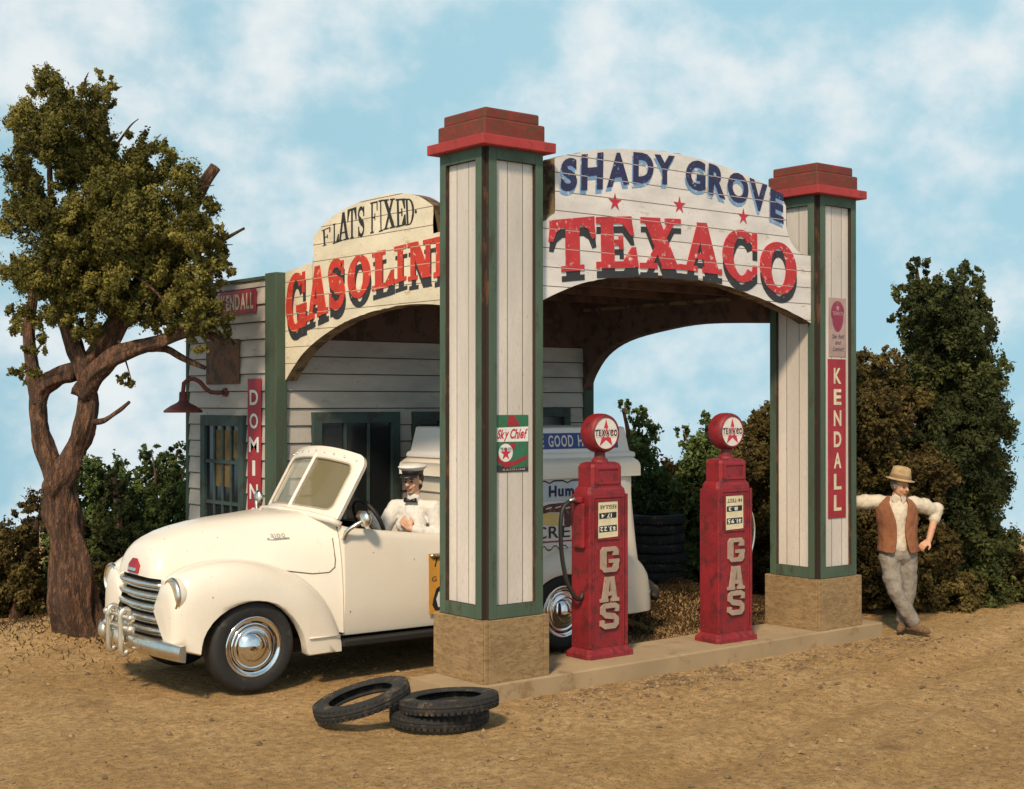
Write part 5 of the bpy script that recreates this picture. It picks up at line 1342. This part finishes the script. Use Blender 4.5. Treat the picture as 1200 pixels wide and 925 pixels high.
# ================================================================== TREES
NR = np.random.RandomState(3)
def leaves(name, clumps, n_per, size, mat, parent, lump=.42, flat=.9):
    """clumps: (centre, (rx, ry, rz), tone). Leaves gather in small tufts near each clump's outside; holes stay between tufts."""
    Vs = []; Ts = []
    for (c, rad, tone) in clumps:
        rad = np.array(rad if hasattr(rad, '__len__') else (rad,)*3, float)
        vol = (rad.prod())**(1/3)
        nt_ = max(5, int(38*(vol/.35)**2))
        dirs = NR.normal(size=(nt_, 3)); dirs /= np.linalg.norm(dirs, axis=1)[:, None]
        rr_ = NR.uniform(.30, 1.0, nt_)**.6
        tc_ = np.array(c)+dirs*rr_[:, None]*rad
        tr_ = vol*lump*NR.uniform(.35, .75, nt_)*(.55+.45*rr_)
        nl = max(8, int(n_per*vol/.35))
        tt = np.clip(tone+NR.normal(0, .16, nt_), 0, 1)
        k = np.repeat(np.arange(nt_), nl)
        d2 = NR.normal(size=(len(k), 3)); d2 /= np.linalg.norm(d2, axis=1)[:, None]
        ax_ = NR.uniform(.55, 1.55, (nt_, 3)); sh_ = NR.normal(0, .45, (nt_, 3))
        lo_ = 1+.42*(NR.rand(len(k)) < .16)*NR.rand(len(k))
        wv = 1+.35*np.sin(d2[:, 0]*4.1+sh_[k, 0]*9)*np.cos(d2[:, 1]*3.7+sh_[k, 1]*9)+.25*np.sin(d2[:, 2]*6.3+sh_[k, 2]*9)
        e_ = d2*(tr_[k]*NR.uniform(.25, 1, len(k))**.5*lo_*wv)[:, None]*ax_[k]
        e_[:, 2] += (e_[:, 0]*sh_[k, 0]+e_[:, 1]*sh_[k, 1])
        p = tc_[k]+e_
        nrm = d2+NR.normal(0, .55, (len(k), 3)); nrm /= np.linalg.norm(nrm, axis=1)[:, None]
        a = np.cross(nrm, NR.normal(size=(len(k), 3))); a /= np.linalg.norm(a, axis=1)[:, None]+1e-9; b = np.cross(nrm, a)
        s = size*(.5+1.1*NR.rand(len(k))**1.8)[:, None]
        q = np.stack([p-a*s*.6, p+b*s*.42-nrm*s*.12, p+a*s*.75, p-b*s*.42-nrm*s*.12], 1)
        Vs.append(q.reshape(-1, 3)); Ts.append(np.repeat(np.clip(tt[k]+NR.normal(0, .12, len(k)), 0, 1), 4))
    Vv = np.concatenate(Vs); T_ = np.concatenate(Ts)
    r = parent
    while r is not None and r.parent is not None: r = r.parent
    if r is not None: Vv = Vv-np.array(OFF[r.name])
    Ff = np.arange(len(Vv)).reshape(-1, 4)
    o = bpy.data.objects.new(name, np_mesh(name, Vv, Ff, mat, False, T_)); put(o, parent); return o
def wobble(path, amp, seed, n=5):
    P = smooth3(path, n); out = []
    for i, p in enumerate(P):
        w = Vector((mn.noise(p*2.1+Vector((seed, 0, 0))), mn.noise(p*2.1+Vector((0, seed, 5))), mn.noise(p*2.1+Vector((3, 0, seed)))))
        out.append(p+w*amp*(0 if i == 0 else 1))
    return out
def bole(mb, path, r0, r1, seed, n=16, amp=.05, gnarl=.22, flare=0):
    P = wobble(path, amp, seed)
    m_ = len(P); rows = []
    t0 = (P[1]-P[0]).normalized(); nrm = Vector((1, 0, 0)); nrm = (nrm-t0*nrm.dot(t0)).normalized()
    for i, p in enumerate(P):
        t = (P[min(i+1, m_-1)]-P[max(i-1, 0)]).normalized(); nrm = (nrm-t*nrm.dot(t)).normalized(); bn = t.cross(nrm)
        k = i/(m_-1); r = r0+(r1-r0)*k**.8; r *= 1+flare*math.exp(-k*9)
        row = []
        for j in range(n):
            a = 2*PI*j/n; dv = nrm*math.cos(a)+bn*math.sin(a)
            g = 1-(.16*abs(mn.noise(Vector((math.cos(a)*5.5, math.sin(a)*5.5, i*.10+seed*3))))*2 if n > 30 else 0)+gnarl*mn.noise(Vector((math.cos(a)*1.6, math.sin(a)*1.6, i*.22+seed)))*1.5+gnarl*.6*mn.noise(Vector((math.cos(a)*4, math.sin(a)*4, i*.35+seed*2)))
            row.append(p+dv*r*g)
        rows.append(row)
    mb.grid(rows, True, True, True)
# ---- the big gnarled tree on the left: positions along its own upright plane, 13.5 m away
TB = Vector((-1.40, 4.66, 0)); TD = 13.55
A_ = lambda u, v, dd=0: at(u, v, TD+dd)
big = thing('gnarled_tree', 'large gnarled olive green tree with a twisted forked trunk left of the station', 'tree', TB)
mb = MB()
bole(mb, [A_(98, 765, 0), A_(92, 720, 0), A_(80, 650, 0), A_(72, 600, .02), A_(68, 562, .0)], .27, .155, 1, 44, .03, .30, .55)
for du, dv_ in ((-34, 8), (30, 12), (4, 20)): bole(mb, [A_(92+du*.35, 735, -.05), A_(95+du*.8, 755+dv_*.3, -.1), A_(97+du*1.25, 764+dv_, -.15)], .10, .05, 4+du, 10, .01)
bole(mb, [A_(66, 575, 0), A_(82, 540, -.05), A_(100, 500, -.08), A_(103, 455, -.05), A_(93, 425, 0), A_(80, 395, .05), A_(66, 350, .1), A_(55, 290, .1)], .135, .055, 2, 36, .03, .28)
mb.build('trunk', 'bark', big, smooth=True)
limbs = [
 ([A_(66, 575, 0), A_(55, 535, .1), A_(48, 500, .15), A_(46, 462, .2), A_(62, 445, .1), A_(88, 438, -.02)], .11, .085, 3),
 ([A_(46, 475, .2), A_(36, 430, .25), A_(34, 380, .3), A_(40, 320, .3)], .085, .04, 5),
 ([A_(99, 462, -.06), A_(112, 437, -.2), A_(140, 418, -.3), A_(175, 405, -.35), A_(205, 396, -.4), A_(235, 390, -.45), A_(268, 402, -.5)], .115, .035, 6),
 ([A_(96, 440, -.03), A_(112, 412, .05), A_(138, 375, .1), A_(165, 335, .1), A_(190, 300, .05), A_(215, 262, 0), A_(236, 222, -.05), A_(253, 196, -.05)], .13, .055, 7),
 ([A_(170, 406, -.33), A_(195, 410, -.3), A_(220, 423, -.3), A_(240, 432, -.35)], .05, .022, 8),
 ([A_(104, 494, -.08), A_(122, 492, -.2), A_(138, 482, -.25), A_(152, 470, -.28)], .035, .015, 9),
 ([A_(138, 375, .1), A_(120, 330, .2), A_(112, 270, .2), A_(108, 210, .2), A_(104, 150, .2)], .07, .022, 10),
 ([A_(165, 335, .1), A_(205, 312, -.1), A_(245, 290, -.2), A_(286, 268, -.3)], .05, .012, 11),
 ([A_(190, 300, .05), A_(182, 250, .2), A_(170, 190, .2)], .05, .018, 12),
 ([A_(66, 350, .1), A_(60, 250, .1), A_(58, 150, .1)], .05, .018, 13),
 ([A_(205, 396, -.4), A_(222, 370, -.5), A_(245, 345, -.5)], .03, .012, 14),
 ([A_(80, 395, .05), A_(72, 340, -.3), A_(80, 295, -.45), A_(88, 250, -.55)], .022, .012, 15),
 ([A_(75, 300, -.5), A_(95, 232, -.6), A_(115, 218, -.6)], .014, .008, 16),
 ([A_(160, 325, -.5), A_(185, 345, -.6), A_(205, 372, -.65)], .014, .008, 17),
]
for p, r0, r1, sd in limbs:
    mb = MB(); bole(mb, p, r0, r1, sd, 34 if r0 > .08 else 14 if r0 > .05 else 8, .035 if r0 > .05 else .015, .26); mb.build('limb', 'bark', big, smooth=True)
cl = [(62, 108, 34), (100, 122, 36), (132, 108, 16), (38, 150, 36), (84, 160, 46), (46, 200, 40), (108, 196, 44), (148, 172, 28), (178, 190, 36), (148, 226, 46), (205, 222, 38), (232, 244, 30), (60, 258, 44), (110, 268, 48), (168, 272, 52), (222, 274, 36), (250, 268, 20), (248, 300, 24), (56, 316, 42), (108, 318, 46), (160, 322, 42), (204, 324, 32), (66, 362, 32), (124, 356, 32), (176, 360, 34), (222, 352, 30), (252, 374, 24), (236, 398, 18), (205, 388, 18), (148, 446, 12), (30, 250, 36), (28, 320, 30), (30, 375, 26), (20, 196, 26), (40, 404, 20), (28, 436, 15), (46, 440, 10), (262, 318, 16), (120, 92, 14), (52, 88, 14)]
cl += [(90, 300, 34), (140, 296, 36), (188, 300, 36), (80, 342, 34), (146, 342, 36), (196, 342, 34), (232, 330, 28), (100, 386, 26), (200, 372, 28), (240, 362, 28), (262, 396, 14), (228, 384, 22)]
CR = []
for q_, (u, v, du, dv_) in enumerate([(250, 290, 30, -4), (235, 225, 22, -10), (130, 110, 16, -8), (40, 130, -16, -12), (60, 96, -8, -14), (205, 200, 16, -14), (20, 250, -16, -6), (180, 170, 10, -16), (240, 330, 34, 6), (40, 420, -10, 16), (250, 355, 30, 4), (155, 150, 12, -14), (100, 95, 4, -14), (150, 430, 8, 22)]):
    mb = MB(); a0 = A_(u-du*1.4, v-dv_*1.4, -.2); a1 = A_(u+du*.75, v+dv_*.75, -.3); bole(mb, [a0, a0.lerp(a1, .6)+Vector((0, 0, .03)), a1], .016, .004, q_*.7, 6, .03, .1); mb.build('twig', 'bark', big, smooth=True)
for i, (u, v, r) in enumerate(cl):
    rm = r*TD/1640*.92
    for k in range(2):
        if k and random.random() < .45: continue
        dd = random.uniform(-.55, .55) if k else random.uniform(-.5, -.1)
        if u > 200: dd = random.uniform(-.75, -.3)
        c = A_(u+random.uniform(-7, 7)*k, v+random.uniform(-7, 7)*k, dd)
        CR.append((tuple(c), (rm, rm, rm*.85), random.uniform(.32, .78)))
leaves('crown', CR, 400, .0225, 'leaf_olive', big, .46)

# ---- trees and bushes behind
def tree(name, label, cat, u, vbase, depth, blobs, mat, group, leaf=.032, n_per=70, tone=.5, trunk_r=.09, spread=.5):
    b = at(u, vbase, depth); b.z = height(b.x, b.y)-.02
    t = thing(name, label, cat, b, 0, group)
    C_ = []
    for (x, y, r) in blobs:
        rm = r*depth/1640*1.16
        for k in range(2):
            c = at(x, y, depth+random.uniform(-spread, spread)); C_.append((tuple(c), (rm, rm, rm*.9), min(1, max(0, tone+random.uniform(-.22, .25)))))
    leaves('crown', C_, n_per*(1.0 if mat == 'leaf_green' else 1.9), leaf*(1.25 if mat == 'leaf_green' else 1), mat, t)
    top_ = min(blobs, key=lambda q: q[1]); tp = at(top_[0], top_[1]+top_[2]*.2, depth)
    mb = MB(); bole(mb, [b, b.lerp(tp, .35)+Vector((random.uniform(-.1, .1), 0, 0)), tp.lerp(b, .2), tp], trunk_r, .015, u*.1, 10, .06)
    mb.build('trunk', 'bark', t, smooth=True)
    lm = MB()
    for (x, y, r) in blobs[::2]:
        e = at(x, y, depth); s0 = b.lerp(tp, .35)
        bole(lm, [s0, s0.lerp(e, .5)+Vector((0, 0, .06)), e], trunk_r*.4, .01, x*.1, 7, .05)
    lm.build('branch', 'twig', t, smooth=True)
    return t
gB = 'trees and bushes behind the station'
tree('bush', 'pale green leafy bush beside the trunk of the big gnarled tree', 'bush', 110, 712, 16.5, [(100, 560, 24), (128, 555, 22), (95, 590, 26), (130, 595, 30), (75, 620, 30), (110, 640, 34), (80, 670, 34), (120, 690, 32), (60, 700, 30), (150, 575, 16)], 'leaf_green', gB, n_per=60)
tree('conifer', 'narrow dark pointed evergreen between two leafier bushes left of the station', 'tree', 140, 712, 15.8, [(134, 552, 9), (136, 570, 13), (138, 592, 18), (140, 615, 24), (143, 642, 30), (146, 670, 34), (150, 698, 34), (118, 700, 28)], 'leaf_dark', gB, n_per=70, tone=.3)
tree('bush', 'tall leafy bush with a ragged top against the back corner of the station', 'bush', 195, 712, 16.8, [(178, 535, 14), (206, 530, 13), (218, 545, 12), (168, 556, 14), (195, 560, 24), (215, 580, 24), (178, 590, 28), (200, 615, 32), (170, 635, 32), (210, 655, 34), (180, 685, 36), (225, 690, 30)], 'leaf_green', gB, n_per=64, tone=.42)
tree('bush', 'low dark bush half hidden by the nose of the truck', 'bush', 150, 722, 15.0, [(105, 690, 24), (140, 680, 28), (175, 680, 30), (210, 690, 30), (120, 715, 24)], 'leaf_brown', gB, n_per=70, tone=.25)
tree('bush', 'brown edged bush behind the left edge trunk', 'bush', 20, 730, 15.2, [(10, 640, 30), (30, 680, 34), (-20, 690, 40), (-40, 630, 36), (20, 720, 26), (45, 600, 22)], 'leaf_brown', gB, n_per=60, tone=.4)
tree('bush', 'slim upright bush with a pointed sprig top, just right of the truck', 'bush', 750, 706, 17.6, [(733, 476, 8), (747, 486, 11), (752, 505, 17), (748, 528, 22), (752, 552, 24), (762, 578, 29), (745, 600, 29), (770, 615, 34), (750, 650, 36), (780, 670, 38)], 'leaf_green', gB, n_per=70, tone=.35)
tree('bush', 'low olive bush between the two gas pumps', 'bush', 790, 706, 18.2, [(782, 556, 17), (800, 552, 14), (780, 580, 24), (806, 580, 26), (795, 610, 34), (815, 640, 36), (790, 660, 38), (822, 690, 34), (770, 690, 31)], 'leaf_brown', gB, n_per=70, tone=.5)
tree('bush', 'leafy bush with sprigs of pale leaves rising left of the farther pump globe', 'bush', 830, 706, 17.9, [(801, 506, 8), (812, 520, 12), (828, 490, 7), (836, 505, 11), (825, 535, 24), (845, 545, 29), (825, 570, 31), (850, 590, 36), (835, 630, 38), (855, 670, 38)], 'leaf_green', gB, n_per=70, tone=.42)
tree('bush', 'dense olive bush filling the gap left of the farther pillar', 'bush', 885, 706, 17.4, [(905, 484, 18), (888, 500, 18), (900, 515, 24), (874, 525, 18), (890, 550, 28), (905, 580, 30), (880, 600, 30), (900, 640, 34), (885, 680, 34), (925, 540, 30), (930, 620, 34)], 'leaf_brown', gB, n_per=76, tone=.55)
tree('broadleaf_tree', 'tall dark green tree at the right with a ragged broken crown, behind the leaning man', 'tree', 1110, 716, 16.6, [(1076, 312, 14), (1062, 345, 18), (1090, 350, 26), (1060, 372, 14), (1130, 326, 18), (1142, 350, 20), (1112, 372, 32), (1080, 390, 24), (1140, 395, 28), (1100, 415, 34), (1146, 440, 30), (1118, 460, 40), (1080, 440, 26), (1140, 500, 38), (1110, 520, 44), (1140, 560, 40), (1115, 590, 46), (1142, 640, 40), (1110, 660, 46), (1150, 700, 34)], 'leaf_dark', gB, n_per=80, tone=.42, trunk_r=.14)
tree('bush', 'big rounded brownish green bush rising right behind the farther pillar', 'bush', 1035, 714, 16.0, [(1018, 430, 20), (1035, 424, 18), (1010, 455, 26), (1045, 455, 28), (1065, 475, 24), (1020, 490, 36), (1055, 510, 36), (1015, 540, 38), (1050, 560, 40), (1085, 560, 30), (1020, 600, 40), (1060, 620, 42), (1090, 640, 34), (1025, 660, 42), (1070, 685, 40), (1110, 700, 34), (990, 690, 34), (980, 560, 34), (985, 620, 34)], 'leaf_brown', gB, n_per=84, tone=.5, trunk_r=.1)
tree('bush', 'small low brown bush at the far right end of the clearing', 'bush', 1190, 716, 16.6, [(1178, 668, 22), (1200, 675, 26), (1185, 695, 24), (1215, 690, 28), (1195, 708, 22), (1240, 690, 30)], 'leaf_brown', gB, n_per=70, tone=.4)
# dry grass on the bank behind the island
G_ = []; rr = np.random.RandomState(8); Vs = []; Ts = []
for k in range(30000):
    if k < 27000: x, y = rr.normal(4.35, .95), rr.normal(2.2, .5)
    else: x, y = rr.normal(-1.3, .8), rr.normal(5.2, .8)
    if y < .75 or (x < 4.2 and y > 3.2 and x > -.1): continue
    h = rr.uniform(.012, .042); a = rr.uniform(0, 6.28); w = rr.uniform(.004, .010); z = height(x, y)
    dx, dy = math.cos(a)*w, math.sin(a)*w; lx, ly = rr.normal(0, .03, 2)
    Vs.append([(x-dx, y-dy, z-.005), (x+dx, y+dy, z-.005), (x+lx+dx*.4, y+ly+dy*.4, z+h), (x+lx-dx*.4, y+ly-dy*.4, z+h)]); Ts += [rr.uniform(0, 1)]*4
Vs = np.array(Vs).reshape(-1, 3)
o = bpy.data.objects.new('dry_grass', np_mesh('dry_grass', Vs, np.arange(len(Vs)).reshape(-1, 4), 'grass_dry', False, np.array(Ts))); put(o); tag(o, 'short brown dry grass and litter on the low bank behind the island', 'grass', kind='stuff')

# ================================================================== SKY AND SUN
SUN_EL, SUN_DIR = 43, Vector((-.80, -.60, 0))           # from the left, behind the camera
az = math.atan2(SUN_DIR.x, SUN_DIR.y)
w = bpy.data.worlds.new('World'); SC.world = w; w.use_nodes = True
nt = w.node_tree; nt.nodes.clear()
out = nt.nodes.new('ShaderNodeOutputWorld')
tc = nt.nodes.new('ShaderNodeTexCoord')
sx = nt.nodes.new('ShaderNodeSeparateXYZ'); nt.links.new(tc.outputs['Generated'], sx.inputs[0])
mx = _n(nt, 'ShaderNodeMath', operation='MAXIMUM'); nt.links.new(sx.outputs[2], mx.inputs[0]); mx.inputs[1].default_value = .30
cb = nt.nodes.new('ShaderNodeCombineXYZ'); nt.links.new(sx.outputs[0], cb.inputs[0]); nt.links.new(sx.outputs[1], cb.inputs[1]); nt.links.new(mx.outputs[0], cb.inputs[2])
sky = nt.nodes.new('ShaderNodeTexSky'); sky.sky_type = 'NISHITA'; sky.sun_disc = False
sky.sun_elevation = R(SUN_EL); sky.sun_rotation = az; sky.air_density = 1.0; sky.dust_density = .6; sky.ozone_density = 1.0
nt.links.new(cb.outputs[0], sky.inputs[0])
b1 = nt.nodes.new('ShaderNodeBackground'); b1.inputs[1].default_value = SKY_S
hs = nt.nodes.new('ShaderNodeMix'); hs.data_type = 'RGBA'; hs.blend_type = 'MULTIPLY'; hs.inputs[0].default_value = 1
nt.links.new(sky.outputs[0], hs.inputs[6]); hs.inputs[7].default_value = SKY_TINT
nt.links.new(hs.outputs[2], b1.inputs[0])
b2 = nt.nodes.new('ShaderNodeBackground'); b2.inputs[0].default_value = CLOUD_C; b2.inputs[1].default_value = CLOUD_S
n1 = _n(nt, 'ShaderNodeTexNoise', Scale=9.5, Detail=6.0, Roughness=.55); mp = nt.nodes.new('ShaderNodeMapping'); mp.inputs['Scale'].default_value = (1, 1, 1.25); mp.inputs['Location'].default_value = CLOUD_L
nt.links.new(tc.outputs['Generated'], mp.inputs[0]); nt.links.new(mp.outputs[0], n1.inputs[0])
mr = _n(nt, 'ShaderNodeMapRange', interpolation_type='SMOOTHSTEP'); nt.links.new(n1.outputs[0], mr.inputs[0]); mr.inputs[1].default_value = CLOUD_A; mr.inputs[2].default_value = CLOUD_B
ms = nt.nodes.new('ShaderNodeMixShader'); # clouds gather low in the sky and thin out overhead
hi = _n(nt, 'ShaderNodeMapRange', interpolation_type='SMOOTHSTEP'); nt.links.new(sx.outputs[2], hi.inputs[0]); hi.inputs[1].default_value = .42; hi.inputs[2].default_value = .68; hi.inputs[3].default_value = 1; hi.inputs[4].default_value = .12
mm = _n(nt, 'ShaderNodeMath', operation='MULTIPLY'); nt.links.new(mr.outputs[0], mm.inputs[0]); nt.links.new(hi.outputs[0], mm.inputs[1])
nt.links.new(mm.outputs[0], ms.inputs[0]); nt.links.new(b1.outputs[0], ms.inputs[1]); nt.links.new(b2.outputs[0], ms.inputs[2])
nt.links.new(ms.outputs[0], out.inputs[0])
ld = bpy.data.lights.new('sun', 'SUN'); ld.energy = SUN_S; ld.angle = R(7); ld.color = (1, .80, .56)
lo = bpy.data.objects.new('sun', ld); COL.objects.link(lo)
sd_ = Vector((SUN_DIR.x, SUN_DIR.y, 0)).normalized()*math.cos(R(SUN_EL)) + Vector((0, 0, math.sin(R(SUN_EL))))
lo.rotation_euler = sd_.to_track_quat('Z', 'Y').to_euler()
